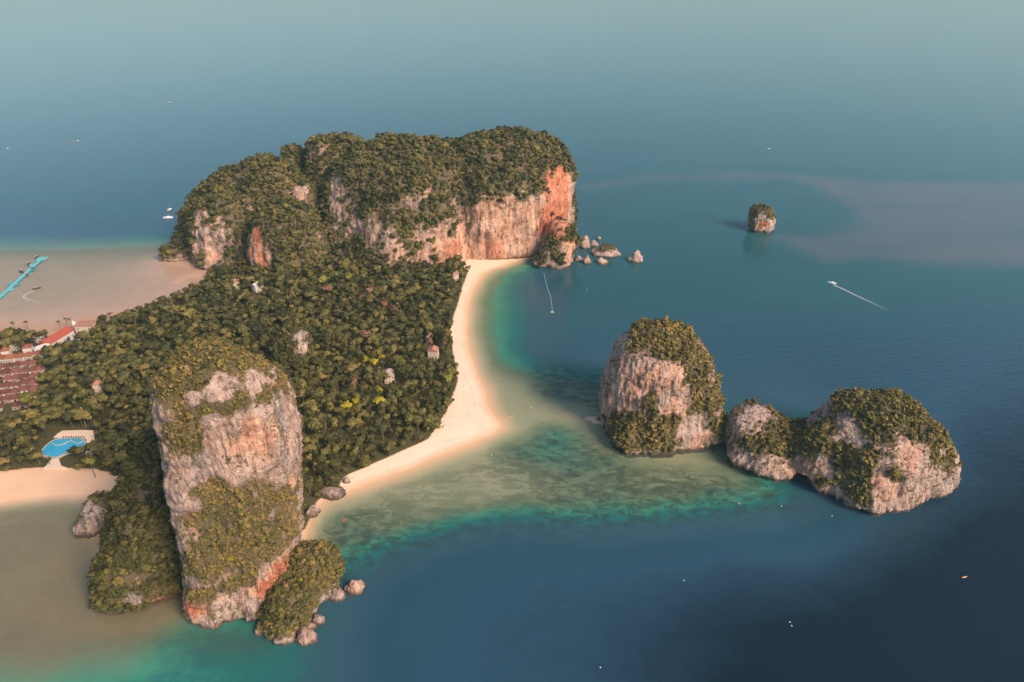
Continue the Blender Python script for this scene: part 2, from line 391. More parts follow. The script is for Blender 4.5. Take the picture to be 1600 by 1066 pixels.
def terrain_material():
    t = NT('sand_and_soil'); p = t.pos()
    n1 = t.noise(p, 0.05, 5.0, 0.6); n2 = t.noise(p, 0.8, 4.0, 0.6)
    sand = t.mix(n1, (0.70, 0.485, 0.345), (0.84, 0.635, 0.49))
    sand = t.mix(t.math('MULTIPLY', n2, 0.35), sand, (0.50, 0.34, 0.23))
    z = t.n('SeparateXYZ', {0: p}).outputs[2]
    wet = t.ramp(t.math('ADD', z, t.math('MULTIPLY', t.math('SUBTRACT', n1, 0.5), 0.5)), [(0.0, 1.0), (0.65, 0.0)])
    c = t.mix(wet, sand, (0.56, 0.35, 0.215))
    c = t.mix(t.attr('gold'), c, t.mix(n1, (0.56, 0.345, 0.215), (0.68, 0.44, 0.29)))
    c = t.mix(t.attr('mud'), c, t.mix(n1, (0.33, 0.205, 0.14), (0.44, 0.29, 0.205)))
    c = t.mix(t.math('MULTIPLY', t.math('SUBTRACT', 1.0, t.attr('mud')), t.ramp(t.math('MULTIPLY', z, -1.0), [(0.15, 0.0), (0.9, 0.8)])), c, t.mix(n1, (0.36, 0.28, 0.19), (0.50, 0.40, 0.28)))
    wr = t.math('ABSOLUTE', t.math('SUBTRACT', t.attr('shore'), t.math('ADD', 8.5, t.math('MULTIPLY', t.noise(p, 0.06, 3.0), 7.0))))
    c = t.mix(t.math('MULTIPLY', t.ramp(t.math('DIVIDE', wr, 2.0), [(0.1, 0.5), (0.8, 0.0)]), t.math('MULTIPLY', t.ramp(n2, [(0.45, 0.0), (0.58, 1.0)]), t.ramp(t.noise(p, 0.11, 4.0, 0.6), [(0.48, 0.0), (0.6, 1.0)]))), c, (0.34, 0.23, 0.15))
    # coral heads and weed on the flats
    rf = t.noise(t.mapping(p, (0.075, 0.17, 0.1), (0, 0, 0.9)), 1.0, 8.0, 0.70, 0.5)
    rm = t.math('MULTIPLY', t.ramp(rf, [(0.43, 0.0), (0.53, 1.0)]), t.attr('reef'))
    c = t.mix(rm, c, t.mix(n2, (0.11, 0.085, 0.055), (0.24, 0.19, 0.125)))
    # leaf litter under the trees
    lit = t.math('ADD', t.attr('inland'), t.math('MULTIPLY', t.math('SUBTRACT', n2, 0.5), 0.5))
    c = t.mix(t.ramp(lit, [(0.4, 0.0), (0.6, 1.0)]), c, t.mix(n2, (0.045, 0.045, 0.018), (0.10, 0.085, 0.04)))
    bp = t.n('Bump', {'Height': n2, 'Strength': 0.3, 'Distance': 0.3}).outputs[0]
    return t.surf(t.n('BsdfPrincipled', {'Base Color': c, 'Roughness': 0.92, 'Specular IOR Level': 0.12, 'Normal': bp}).outputs[0])

FOREST = gp2([(735,424),(728,440),(716,480),(706,515),(712,560),(718,600),(700,648),(672,690),(600,722),(540,748),(530,768),(500,782),(480,830),(300,900),(200,875),(176,848),(166,800),(176,775),
              (190,752),(150,738),(60,736),(0,742),(-120,760),(-420,800),(-420,585),(-120,545),(0,532),(90,527),(150,508),(215,494),(262,476),(302,458),(326,437),(330,424),(420,400),(600,395),(700,405)])
inland = sst(-2, 5, poly_sd(TP, FOREST))
terrain = link('ground', np_mesh('ground', np.column_stack([TP, TZ]), TF, {'shore': TSD, 'reef': Treef, 'mud': Tmud, 'inland': inland, 'gold': sst(-180, -220, TP[:, 0]) * sst(520, 480, TP[:, 1])}, True, [terrain_material()]))
tag(terrain, 'pale sand beaches and forest floor of the peninsula', None, None, 'structure')

# --- sea surface
def sea_material():
    t = NT('sea_water'); p = t.pos()
    d = t.attr('depth'); silt = t.attr('silt')
    n1 = t.noise(t.mapping(p, (0.004, 0.010, 0.01), (0, 0, 0.25)), 1.0, 5.0, 0.55, 0.6)
    n2 = t.noise(t.mapping(p, (0.03, 0.05, 0.05)), 1.0, 6.0, 0.62, 0.5)
    n3 = t.noise(p, 0.16, 5.0, 0.7)
    nn = t.math('ADD', t.math('MULTIPLY', n2, 0.55), t.math('MULTIPLY', n3, 0.45))
    dd = t.math('ADD', d, t.math('MULTIPLY', t.math('SUBTRACT', nn, 0.5), t.math('MULTIPLY', t.math('MINIMUM', d, 6.0), 0.9)))
    body = t.ramp(t.math('DIVIDE', dd, 24.0), [(0.02, (0.30, 0.27, 0.18)), (0.075, (0.165, 0.170, 0.118)), (0.13, (0.058, 0.25, 0.165)), (0.19, (0.016, 0.13, 0.12)),
                                              (0.28, (0.022, 0.075, 0.10)), (0.42, (0.026, 0.060, 0.10)), (0.60, (0.016, 0.048, 0.082)), (0.75, (0.019, 0.054, 0.090)), (1.0, (0.004, 0.012, 0.022))])
    body = t.mix(t.math('MULTIPLY', n1, t.ramp(t.math('DIVIDE', d, 24.0), [(0.55, 0.65), (0.85, 0.0)])), body, t.mix(0.5, body, (0.022, 0.095, 0.09)))
    body = t.mix(t.math('MULTIPLY', t.attr('offing'), t.ramp(t.math('DIVIDE', d, 24.0), [(0.36, 0.0), (0.5, 0.9)])), body, t.mix(n1, (0.013, 0.058, 0.070), (0.017, 0.086, 0.094)))
    rk = t.math('MULTIPLY', t.attr('reef'), t.ramp(t.noise(t.mapping(p, (0.10, 0.16, 0.1), (0, 0, 0.8)), 1.0, 8.0, 0.72, 0.3), [(0.42, 0.0), (0.58, 0.8)]))
    body = t.mix(rk, body, (0.025, 0.050, 0.055))
    body = t.mix(t.math('MULTIPLY', t.attr('weed'), t.ramp(nn, [(0.35, 0.55), (0.6, 0.95)])), body, (0.050, 0.058, 0.042))
    body = t.mix(t.math('MULTIPLY', t.math('MULTIPLY', silt, 0.75), t.ramp(n1, [(0.3, 0.6), (0.6, 1.0)])), body, (0.105, 0.095, 0.105))
    body = t.mix(t.math('MULTIPLY', t.attr('mud'), t.ramp(t.math('DIVIDE', d, 4.0), [(0.1, 0.85), (1.0, 0.3)])), body, (0.26, 0.185, 0.12))
    turb = t.attr('turb')
    body = t.mix(t.math('MULTIPLY', turb, t.ramp(t.math('DIVIDE', d, 4.0), [(0.55, 0.9), (0.9, 0.0)])), body, t.mix(nn, (0.135, 0.115, 0.068), (0.20, 0.165, 0.10)))
    do_ = t.math('MULTIPLY', dd, t.math('ADD', 1.0, t.math('MULTIPLY', turb, 1.3)))
    opac = t.math('SUBTRACT', 1.0, t.math('POWER', 2.718, t.math('MULTIPLY', do_, t.math('SUBTRACT', -0.12, t.math('MULTIPLY', do_, 0.075)))), True)
    tint = t.n('CombineColor', {0: t.math('POWER', 0.80, dd), 1: t.math('POWER', 0.93, dd), 2: t.math('POWER', 0.87, dd)}).outputs[0]
    w1 = t.noise(t.mapping(p, (0.10, 0.24, 0.2), (0, 0, -0.5)), 1.0, 3.0, 0.5)
    w2 = t.noise(t.mapping(p, (0.35, 0.7, 0.5), (0, 0, -0.35)), 1.0, 3.0, 0.55)
    bp = t.n('Bump', {'Height': t.math('ADD', w1, t.math('MULTIPLY', w2, 0.4)), 'Strength': t.math('SUBTRACT', 0.6, t.math('MULTIPLY', t.attr('offing'), 0.38)), 'Distance': 1.0}).outputs[0]
    dif = t.n('BsdfDiffuse', {'Color': body}).outputs[0]
    tra = t.n('BsdfTransparent', {'Color': tint}).outputs[0]
    m = t.n('MixShader', {0: opac, 1: tra, 2: dif}).outputs[0]
    gl = t.n('BsdfGlossy', {'Color': (1, 1, 1, 1), 'Roughness': t.ramp(n1, [(0.3, 0.07), (0.7, 0.16)]), 'Normal': bp}).outputs[0]
    fc_ = t.n('LayerWeight', {'Blend': 0.5, 'Normal': bp}).outputs['Facing']
    fr = t.math('ADD', 0.02, t.math('MULTIPLY', t.math('POWER', fc_, 5.0), 0.62), True)
    return t.surf(t.n('MixShader', {0: fr, 1: m, 2: gl}).outputs[0])
SX = axis_coords(-640, 480, 5.0, -1300, 1300, 18.0, 14000)
SY = axis_coords(190, 900, 5.0, 0, 1500, 12.0, 14000)
SP, SF = grid(SX, SY)
sea = link('sea', np_mesh('sea', np.column_stack([SP, np.zeros(len(SP))]), SF, {'depth': depth_at(SP), 'silt': silt_at(SP), 'mud': mud_at(SP), 'reef': reef_at(SP, 16.0), 'offing': sst(520, 720, SP[:, 1]), 'turb': sst(-140, -190, SP[:, 0]) * sst(520, 440, SP[:, 1]), 'weed': 0.85 * sst(-18, 22, poly_sd(SP, REEF_W))}, True, [sea_material()]))
tag(sea, 'calm sea, turquoise over the shallows and deep blue beyond', None, None, 'structure')

# ------------------------------------------------------------------ limestone: lofts -> one solid -> weathered rock
def loft_mesh(rows, Yc, n=48, seed=0, drop=0.0):
    rr = np.random.default_rng(seed)
    st = []; y0, y1 = rows[0][0], rows[-1][0]
    for r in rows:
        y, xl, xr, b = r[:4]; off = r[4] if len(r) > 4 else 0.0
        y = y + drop * (1 - (y - y0) / (y1 - y0))
        L = at_depth(xl, y, Yc); Rr = at_depth(xr, y, Yc)
        st.append(((L[0] + Rr[0]) / 2, Yc + off, (L[2] + Rr[2]) / 2, abs(Rr[0] - L[0]) / 2, b))
    top = st[0]; bot = st[-1]
    st = [(top[0], top[1], top[2] + min(top[3], top[4]) * 0.25, top[3] * 0.3, top[4] * 0.3)] + st + [(bot[0], bot[1], -8.0, bot[3], bot[4])]
    ang = np.linspace(0, 2 * np.pi, n, endpoint=False)
    ph = rr.uniform(0, 6.28, 6)
    wob = 1 + 0.07 * np.sin(2 * ang + ph[0]) + 0.06 * np.sin(3 * ang + ph[1]) + 0.04 * np.sin(5 * ang + ph[2]) + 0.03 * np.sin(7 * ang + ph[3])
    e = 0.85
    ca = np.sign(np.cos(ang)) * np.abs(np.cos(ang)) ** e; sa = np.sign(np.sin(ang)) * np.abs(np.sin(ang)) ** e
    V = np.concatenate([np.column_stack([cx + a * ca * wob ** (0.4), cy + b * sa * wob, np.full(n, z)]) for cx, cy, z, a, b in st])
    m = len(st)
    F = []
    for k in range(m - 1):
        for i in range(n):
            j = (i + 1) % n
            F.append((k * n + i, (k + 1) * n + i, (k + 1) * n + j, k * n + j))
    F.append(tuple(range(n))); F.append(tuple(range(m * n - 1, (m - 1) * n - 1, -1)))
    return V, F
def remesh(lofts, voxel, seed=0):
    MBs = MB()
    for k, lf in enumerate(lofts):
        rows, Yc = lf[:2]
        V, F = loft_mesh(rows, Yc, 56, seed + k, lf[2] if len(lf) > 2 else 0.0)
        MBs.add(V, F)
    me = bpy.data.meshes.new('tmp'); me.from_pydata(MBs.v, [], MBs.f); me.update()
    o = bpy.data.objects.new('tmp', me); COL.objects.link(o)
    md = o.modifiers.new('r', 'REMESH'); md.mode = 'VOXEL'; md.voxel_size = voxel
    sm = o.modifiers.new('s', 'SMOOTH'); sm.iterations = 6; sm.factor = 0.5
    dg = bpy.context.evaluated_depsgraph_get(); ev = o.evaluated_get(dg); m2 = ev.to_mesh()
    v = np.empty(len(m2.vertices) * 3, np.float32); m2.vertices.foreach_get('co', v); v = v.reshape(-1, 3).astype(float)
    tot = np.empty(len(m2.polygons), np.int32); m2.polygons.foreach_get('loop_total', tot)
    lp = np.empty(len(m2.loops), np.int32); m2.loops.foreach_get('vertex_index', lp)
    assert (tot == 4).all()
    f = lp.reshape(-1, 4)
    ev.to_mesh_clear(); bpy.data.objects.remove(o); bpy.data.meshes.remove(me)
    return v, f
def face_normals(v, f):
    n = np.cross(v[f[:, 2]] - v[f[:, 0]], v[f[:, 3]] - v[f[:, 1]])
    l = np.linalg.norm(n, axis=1, keepdims=True) + 1e-12
    return n / l, l[:, 0] / 2
def vert_normals(v, f):
    n = np.cross(v[f[:, 2]] - v[f[:, 0]], v[f[:, 3]] - v[f[:, 1]])
    out = np.zeros_like(v)
    for k in range(4): np.add.at(out, f[:, k], n)
    return out / (np.linalg.norm(out, axis=1, keepdims=True) + 1e-12)
def weather(v, f, seed, big=3.0, flute=1.7, mid=1.2, fine=0.6, notch=4.4, bigs=26.0):
    nrm = vert_normals(v, f)
    v = v + nrm * (big * fbm(v / bigs, 2, seed))[:, None]
    nrm = vert_normals(v, f)
    steep = 1 - np.clip(nrm[:, 2], 0, 1) ** 1.5
    fl = fbm(v / np.array([4.6, 4.6, 30.0]), 3, seed + 11)
    rid = 1 - 2.4 * np.abs(fl)                       # ridged flutes
    led = vnoise(np.column_stack([v[:, 0] / 30, v[:, 1] / 30, v[:, 2] / 7.0]), seed + 21)
    m = fbm(v / 7.0, 2, seed + 31); fi = 1 - 2.2 * np.abs(fbm(v / 3.6, 2, seed + 41))
    hor = nrm * np.array([1, 1, 0.35])
    v = v + hor * (steep * (flute * (rid - 0.4) + 0.8 * led))[:, None] + nrm * (mid * m + fine * 1.5 * (fi - 0.3))[:, None]
    if notch:                                        # tide notch cut by the sea
        k = np.exp(-((v[:, 2] - 0.9) / 2.3) ** 2) * (0.75 + 0.5 * vnoise(v / 9.0, seed + 51))
        h = nrm * np.array([1, 1, 0])
        v = v - h * (notch * k)[:, None]
    return v
class Rock:
    def __init__(s, lofts, voxel, seed, dent=(), **kw):
        s.v, s.f = remesh(lofts, voxel, seed)
        s.v = weather(s.v, s.f, seed, **kw)
        if dent:
            bv = BVHTree.FromPolygons(s.v.tolist(), s.f.tolist())
            for (x, y, r, dist) in dent:
                d = Vector(ray(x, y)); h, _, _, _ = bv.ray_cast(Vector((0, 0, CAM_H)), d.normalized())
                if h is None: continue
                q = np.array(h); q[2] = 0.5; k = sst(r, r * 0.8, np.linalg.norm((s.v - q) * np.array([1, 0.5, 0.72]), axis=1))
                s.v += np.array([0, dist, 0]) * k[:, None]
        keep = (s.v[s.f][:, :, 2].max(1) > -4)
        s.f = s.f[keep]
        used = np.unique(s.f); mp = np.full(len(s.v), -1); mp[used] = np.arange(len(used))
        s.v = s.v[used]; s.f = mp[s.f]
        s.bvh = BVHTree.FromPolygons(s.v.tolist(), s.f.tolist())
        s.n = vert_normals(s.v, s.f); s.seed = seed
    def hit(s, x, y):
        d = ray(x, y); L = np.linalg.norm(d)
        h, nn, i, t = s.bvh.ray_cast(Vector((0, 0, CAM_H)), Vector(d / L))
        if h is None: return None
        return np.array(h), t / L / FPX              # place, metres per pixel there
    def field(s, blobs, soft=0.7, ns=9.0, na=0.9, aspect=1.0):
        out = np.zeros(len(s.v))
        nz = fbm(s.v / ns, 3, s.seed + 71) * na
        for b in blobs:
            h = s.hit(b[0], b[1])
            if h is None: continue
            r = b[2] * h[1]; k = b[3] if len(b) > 3 else 1.0
            dz = b[4] if len(b) > 4 else 1.0         # >1: taller than wide
            q = np.linalg.norm((s.v - h[0]) / np.array([1, 1.3, dz]), axis=1) / r
            out = np.maximum(out, k * sst(1 + soft, 1 - soft, q + nz))
        return out

# ------------------------------------------------------------------ leafy clumps
def ico(sub):
    bm = bmesh.new(); bmesh.ops.create_icosphere(bm, subdivisions=sub, radius=1.0)
    v = np.array([q.co[:] for q in bm.verts]); f = np.array([[q.index for q in a.verts] for a in bm.faces]); bm.free(); return v, f
ICO1, ICO2 = ico(1), ico(2)
def make_clump(seed, leaves, core, lobes, flat=0.8, leaf=0.30):
    """uneven crown of unit radius: a dark lumpy core and leaf sprays standing out of several lobes"""
    r = np.random.default_rng(seed)
    cv, cf = core if core is not None else (np.zeros((0, 3)), np.zeros((0, 3), int))
    cen = r.normal(0, 1, (lobes, 3)); cen /= np.linalg.norm(cen, axis=1, keepdims=True)
    cen = cen * r.uniform(0.34, 0.76, (lobes, 1)) * np.array([1, 1, 0.7]); cen[0] = (0, 0, 0.15)
    rad = r.uniform(0.28, 0.56, lobes); rad[0] = 0.58; ltint = r.uniform(-0.10, 0.10, lobes)
    # core follows the union of the lobes
    dirs = cv / (np.linalg.norm(cv, axis=1, keepdims=True) + 1e-9)
    ext = np.zeros(len(dirs))
    for c, q in zip(cen, rad):
        b = dirs @ c; disc = b * b - (c @ c - q * q)
        ext = np.maximum(ext, np.where(disc > 0, b + np.sqrt(np.maximum(disc, 0)), 0.25))
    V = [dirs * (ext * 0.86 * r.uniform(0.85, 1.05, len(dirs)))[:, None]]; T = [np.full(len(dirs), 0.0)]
    F3 = cf
    li = r.integers(0, lobes, leaves)
    d = r.normal(0, 1, (leaves, 3)); d[:, 2] = np.abs(d[:, 2]) * 0.9 - 0.25; d /= np.linalg.norm(d, axis=1, keepdims=True)
    p = cen[li] + d * (rad[li] * r.uniform(0.8, 1.08, leaves))[:, None]
    nn = d + r.normal(0, 0.45, (leaves, 3)); nn /= np.linalg.norm(nn, axis=1, keepdims=True)
    a = np.cross(nn, r.normal(0, 1, (leaves, 3))); a /= np.linalg.norm(a, axis=1, keepdims=True); b = np.cross(nn, a)
    sz = leaf * r.uniform(0.6, 1.25, leaves)[:, None]
    q = np.stack([p - a * sz, p - b * sz * 0.7 + nn * sz * 0.15, p + a * sz * 1.1, p + b * sz * 0.75 - nn * sz * 0.1], 1)
    V.append(q.reshape(-1, 3)); lt = r.uniform(-0.20, 0.20, leaves) + ltint[li]
    T.append(np.repeat(lt, 4))
    base = len(cv); F4 = base + np.arange(leaves * 4).reshape(-1, 4)
    V = np.concatenate(V) * np.array([1, 1, flat])
    return V, F3, F4, np.concatenate(T)
BUSH = [make_clump(100 + k, 17, ICO1, 4, 0.85, 0.36) for k in range(6)]
SPRIG = [make_clump(500 + k, 9, None, 3, 0.75, 0.42) for k in range(8)]
TUFT = [make_clump(400 + k, 17, ICO1, 4, 0.85, 0.40) for k in range(8)]
CROWN = [make_clump(200 + k, 68, ICO2, 9, 0.78, 0.22) for k in range(8)]
SMALL = [make_clump(300 + k, 40, ICO1, 6, 0.82, 0.28) for k in range(6)]
def clump_mesh(name, protos, pos, size, tint, mat, hs=None, trunks=None, extra=()):
    """joins many clumps (positions, radii, tints) into one mesh; extra: further (protos, pos, size, tint) groups"""
    V, F3, F4, T = [], [], [], []; base = 0
    for (pr_, po_, si_, ti_, h_) in [(protos, pos, size, tint, hs)] + [(*e, None) for e in extra]:
        which = rng.integers(0, len(pr_), len(po_)); ang = rng.uniform(0, 6.283, len(po_))
        h_ = np.ones(len(po_)) if h_ is None else h_
        for k, (pv, f3, f4, pt) in enumerate(pr_):
            ix = np.where(which == k)[0]
            if not len(ix): continue
            c, s_ = np.cos(ang[ix])[:, None], np.sin(ang[ix])[:, None]
            ex = rng.uniform(0.76, 1.22, (len(ix), 1)); ey = rng.uniform(0.76, 1.22, (len(ix), 1))
            X = (pv[None, :, 0] * c * ex - pv[None, :, 1] * s_ * ey); Y = (pv[None, :, 0] * s_ * ex + pv[None, :, 1] * c * ey)
            Z = np.repeat(pv[None, :, 2], len(ix), 0) * h_[ix][:, None]
            P = np.stack([X, Y, Z], 2) * si_[ix][:, None, None] + po_[ix][:, None, :]
            off = base + (np.arange(len(ix)) * len(pv))[:, None, None]
            V.append(P.reshape(-1, 3)); F4.append((f4[None] + off).reshape(-1, 4))
            if len(f3): F3.append((f3[None] + off).reshape(-1, 3))
            T.append((ti_[ix][:, None] + pt[None, :]).ravel()); base += len(ix) * len(pv)
    if trunks is not None:
        p = trunks; n = len(p)
        a = np.array([0, 2.094, 4.189]); ring = np.column_stack([np.cos(a), np.sin(a)])
        lo = np.concatenate([np.repeat(p[:, None, :2], 3, 1) + ring[None] * 0.32, np.repeat(p[:, None, 2:3], 3, 1)], 2)
        hi = np.concatenate([np.repeat(p[:, None, :2], 3, 1) + ring[None] * 0.2, np.repeat(p[:, None, 3:4], 3, 1)], 2)
        tv = np.concatenate([lo, hi], 1).reshape(-1, 3)
        q = np.array([[0, 1, 4, 3], [1, 2, 5, 4], [2, 0, 3, 5]])
        V.append(tv); F4.append((q[None] + (base + np.arange(n) * 6)[:, None, None]).reshape(-1, 4)); T.append(np.full(len(tv), 0.05)); base += len(tv)
    return np_mesh(name, np.concatenate(V), (np.concatenate(F3), np.concatenate(F4)), {'tint': np.clip(np.concatenate(T), 0, 1)}, False, [mat])

TRI = {'n': 0}
def finish_rock(rock, name, label, cat, veg=(), bare=(), orange=(), slope=(0.35, 0.75), base=0.0, spacing=2.6, size=(1.0, 2.4), noise=0.35, protos=None,
                tint=0.5, golden=0.0, seed=0, obj_loc=None, zmin=3.0, back=0.5, nscale=14.0, scrub=1.0, blush=0.2, voxel_far=False):
    r = np.random.default_rng(seed + 500)
    n = rock.n; v = rock.v
    vg = base + sst(slope[0], slope[1], n[:, 2]) + noise * fbm(v / nscale, 3, rock.seed + 61) + 0.35 * noise * fbm(v / 4.0, 2, rock.seed + 66)
    if len(bare): vg = vg - 1.6 * rock.field(bare)
    if len(veg): vg = vg + 1.3 * rock.field(veg)
    vg = np.clip(vg, 0, 1) * sst(zmin - 1.5, zmin + 1.0, v[:, 2]) * sst(-0.75, -0.2, n[:, 2])
    org = rock.field(orange, 0.5, 12.0, 0.4) if len(orange) else np.zeros(len(v))
    root = thing(name, label, cat, obj_loc if obj_loc is not None else (float(v[:, 0].mean()), float(v[:, 1].mean()), 0.0))
    loc = np.array(root.location)
    me = np_mesh('rock', v - loc, rock.f, {'veg': vg, 'orange': org, 'blush': np.full(len(v), blush)}, True, [M_rock])
    ro = link('rock', me, root)
    fn, fa = face_normals(v, rock.f); fv = vg[rock.f].mean(1)
    fc = v[rock.f].mean(1)
    away = (fn[:, 1] > 0.35) & (fn[:, 2] < 0.35)
    fv0 = fv
    fv = fv + 0.55 * fbm(fc / 5.0, 3, rock.seed + 97) * sst(0.02, 0.2, fv) * (fv < 0.97)
    pr = sst(0.22, 0.85, fv) * fa / spacing ** 2 * np.where(away, back, 1.0)
    ix = np.where(r.random(len(pr)) < pr)[0]
    sz = size[0] + (size[1] - size[0]) * r.random(len(ix)) ** 2.2
    sz = sz * (0.55 + 0.45 * sst(0.3, 0.85, fv[ix])) * np.where(r.random(len(ix)) < 0.08, 1.4, 1.0)
    # scrub rooted in cracks of the bare faces
    ns = fbm(fc / 8.0, 3, rock.seed + 91)
    ps = scrub * (0.25 + 5.0 * sst(-0.05, 0.4, ns + 0.5 * fv0) + 3.5 * sst(0.05, 0.3, fv0)) * (fv < 0.45) * fa / 9.0 * (fc[:, 2] > zmin + 1) * np.where(away, back, 1.0) * sst(-0.5, 0.15, fn[:, 2] + 0.1)
    jx = np.where(r.random(len(ps)) < ps)[0]
    jz = (0.45 + 1.2 * r.random(len(jx)) ** 2.5) * (1.0 if voxel_far else 0.8)
    pos = fc[ix] + fn[ix] * (sz * 0.3)[:, None] + np.array([0, 0, 1.0]) * (sz * 0.25)[:, None] - loc
    tn = tint + 0.17 * r.normal(0, 1, len(ix)) + 0.30 * fbm(fc[ix] / 20.0, 2, rock.seed + 81) + golden * sst(0.1, 0.8, fn[ix][:, 0]) * 0.35  # golden: sunlight from the right painted into the tint of right-facing clumps
    jpos = fc[jx] + fn[jx] * (jz * 0.25)[:, None] - loc
    jt = tint - 0.08 + 0.2 * r.normal(0, 1, len(jx)) + 0.25 * fbm(fc[jx] / 20.0, 2, rock.seed + 81)
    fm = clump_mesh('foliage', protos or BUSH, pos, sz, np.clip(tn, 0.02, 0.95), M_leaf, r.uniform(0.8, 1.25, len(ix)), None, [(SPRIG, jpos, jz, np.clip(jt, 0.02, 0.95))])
    TRI['n'] += len(fm.polygons) * 2 + len(rock.f) * 2
    fo = link('foliage', fm, root); fo['kind'] = 'stuff'
    print(name, 'faces', len(rock.f), 'clumps', len(ix), 'sprigs', len(jx), 'zmax', v[:, 2].max())
    return root

# --- the tower in the foreground
tower = Rock([
    ([(529,322,346,5,-4),(534,304,364,10,-7),(544,285,384,15,-10),(559,271,400,19,-12),(580,264,416,24,-9),(606,260,431,29,-4),(640,262,446,32),(690,267,461,33),(740,277,464,33),(800,297,461,33),(850,304,460,33),(904,298,446,33)], 286),
    ([(845,330,450,10),(880,318,440,16),(930,312,425,22),(960,318,415,24)], 272)], 1.0, 3, big=2.4, flute=1.5)
finish_rock(tower, 'limestone_tower', 'tall pale limestone tower with a green cap, standing on the shore in the foreground', 'rock tower',
    veg=[(330,560,70),(290,650,28),(300,665,30,1,1.6),(275,610,34),(262,600,30),(330,625,24),(370,630,30),(410,612,26),(300,700,22),(395,570,34),(345,770,36),(400,760,36),(340,800,45),(400,810,60),
         (360,850,65),(430,840,45),(330,890,45),(380,900,40),(310,930,25),(455,830,30),(300,870,22),(290,585,30,.8),(440,600,20,.8)],
    bare=[(390,690,50),(420,720,44),(300,620,12),(400,590,22),(345,600,20),(430,690,45),(310,730,25),(360,700,30),(330,660,14),(375,960,30),(400,940,30),(440,890,26),(300,790,12)],
    orange=[(400,680,24,.8,1.6),(440,890,26),(420,920,22),(260,945,30),(300,950,24),(365,700,14,.7),(295,820,10,.8,2),(460,760,10,.6,2.5)],
    slope=(0.45, 0.85), base=-0.18, spacing=1.5, size=(0.5, 2.1), noise=0.8, tint=0.74, golden=0.5, seed=1, nscale=9.0, blush=0.38)

# --- forested shoulder west of the tower
shoulder = Rock([
    ([(690,225,275,10),(740,200,290,24),(800,186,300,32),(850,178,310,36)], 318),
    ([(800,200,300,12),(850,172,310,24),(895,158,320,32)], 290)], 1.5, 8, flute=0.8, mid=1.0)
finish_rock(shoulder, 'wooded_shoulder', 'low shoulder of rock thick with trees, leaning on the left flank of the foreground tower', 'rock',
    bare=[(300,950,14),(210,935,12),(250,945,14),(215,905,7)], orange=[(260,945,34),(300,955,30)],
    slope=(0.0, 0.3), base=0.75, spacing=3.0, size=(2.2, 4.2), noise=0.2, protos=SMALL, tint=0.40, seed=2, zmin=3.5)

# --- bushy rock and rubble at the tower's right foot
foot = Rock([
    ([(862,455,500,8),(880,440,520,15),(905,425,532,20),(925,415,530,22)], 282),
    ([(915,420,480,10),(950,410,500,18),(970,405,495,18)], 262)], 1.0, 12, big=2.0, notch=1.6)
finish_rock(foot, 'bushy_rock', 'low rock covered in yellow-green bushes at the right foot of the foreground tower', 'rock',
    bare=[(515,935,14),(495,960,10)], slope=(0.0, 0.4), base=0.55, spacing=2.2, size=(1.4, 3.0), noise=0.3, protos=SMALL, tint=0.62, seed=3, zmin=3.0)

# --- overhanging rock by the west beach
cove = Rock([([(777,142,172,5),(790,130,180,9),(812,132,178,9),(832,136,175,9)], 330), ([(806,124,150,5),(822,118,156,8),(836,116,160,8)], 324)], 0.9, 15, big=1.5, notch=2.5)
finish_rock(cove, 'shore_rock', 'small grey-mauve rock with an overhang at the end of the left-hand beach', 'rock',
    veg=[(165,782,16)], bare=[(140,800,16),(125,825,12)], slope=(0.4, 0.7), base=0.0, spacing=1.8, size=(1.0, 2.0), seed=4, zmin=2.5)

# --- dome islet
dome = Rock([
    ([(501,1015,1058,7),(507,985,1080,17),(520,966,1095,26),(545,955,1107,32),(580,947,1117,36),(620,939,1127,39),(657,936,1134,40)], 445, 13),
    ([(636,985,1030,8),(650,960,1050,18),(672,948,1062,26),(682,946,1066,28)], 424)], 1.0, 21, flute=1.9)
finish_rock(dome, 'dome_islet', 'dome-shaped limestone islet with a bare pink face, off the tip of the sandy beach', 'islet',
    veg=[(1000,520,26),(1045,525,40),(1070,560,36),(1090,590,34),(1105,630,34),(1120,670,26),(1050,545,28),(985,545,14,.8),(990,560,16,.8),(965,575,12,.8),(1000,660,45),(970,670,30),(1040,675,34),(1020,620,9),(1010,690,26),(1060,690,12),(1085,640,16,.8),(1110,660,20)],
    bare=[(965,540,24),(975,610,30),(1010,590,28),(1040,590,26),(1050,620,24),(1085,680,26),(950,630,16),(1000,560,10),(1060,585,12)],
    orange=[(1045,585,36,.5),(1000,610,34,.5),(960,630,26,.5),(1060,640,24,.6),(1090,690,20,.4),(1020,600,30,.5)],
    slope=(0.5, 0.95), base=-0.2, spacing=1.75, size=(0.6, 3.1), noise=0.9, tint=0.68, golden=0.7, seed=5, nscale=10.0, blush=0.32)

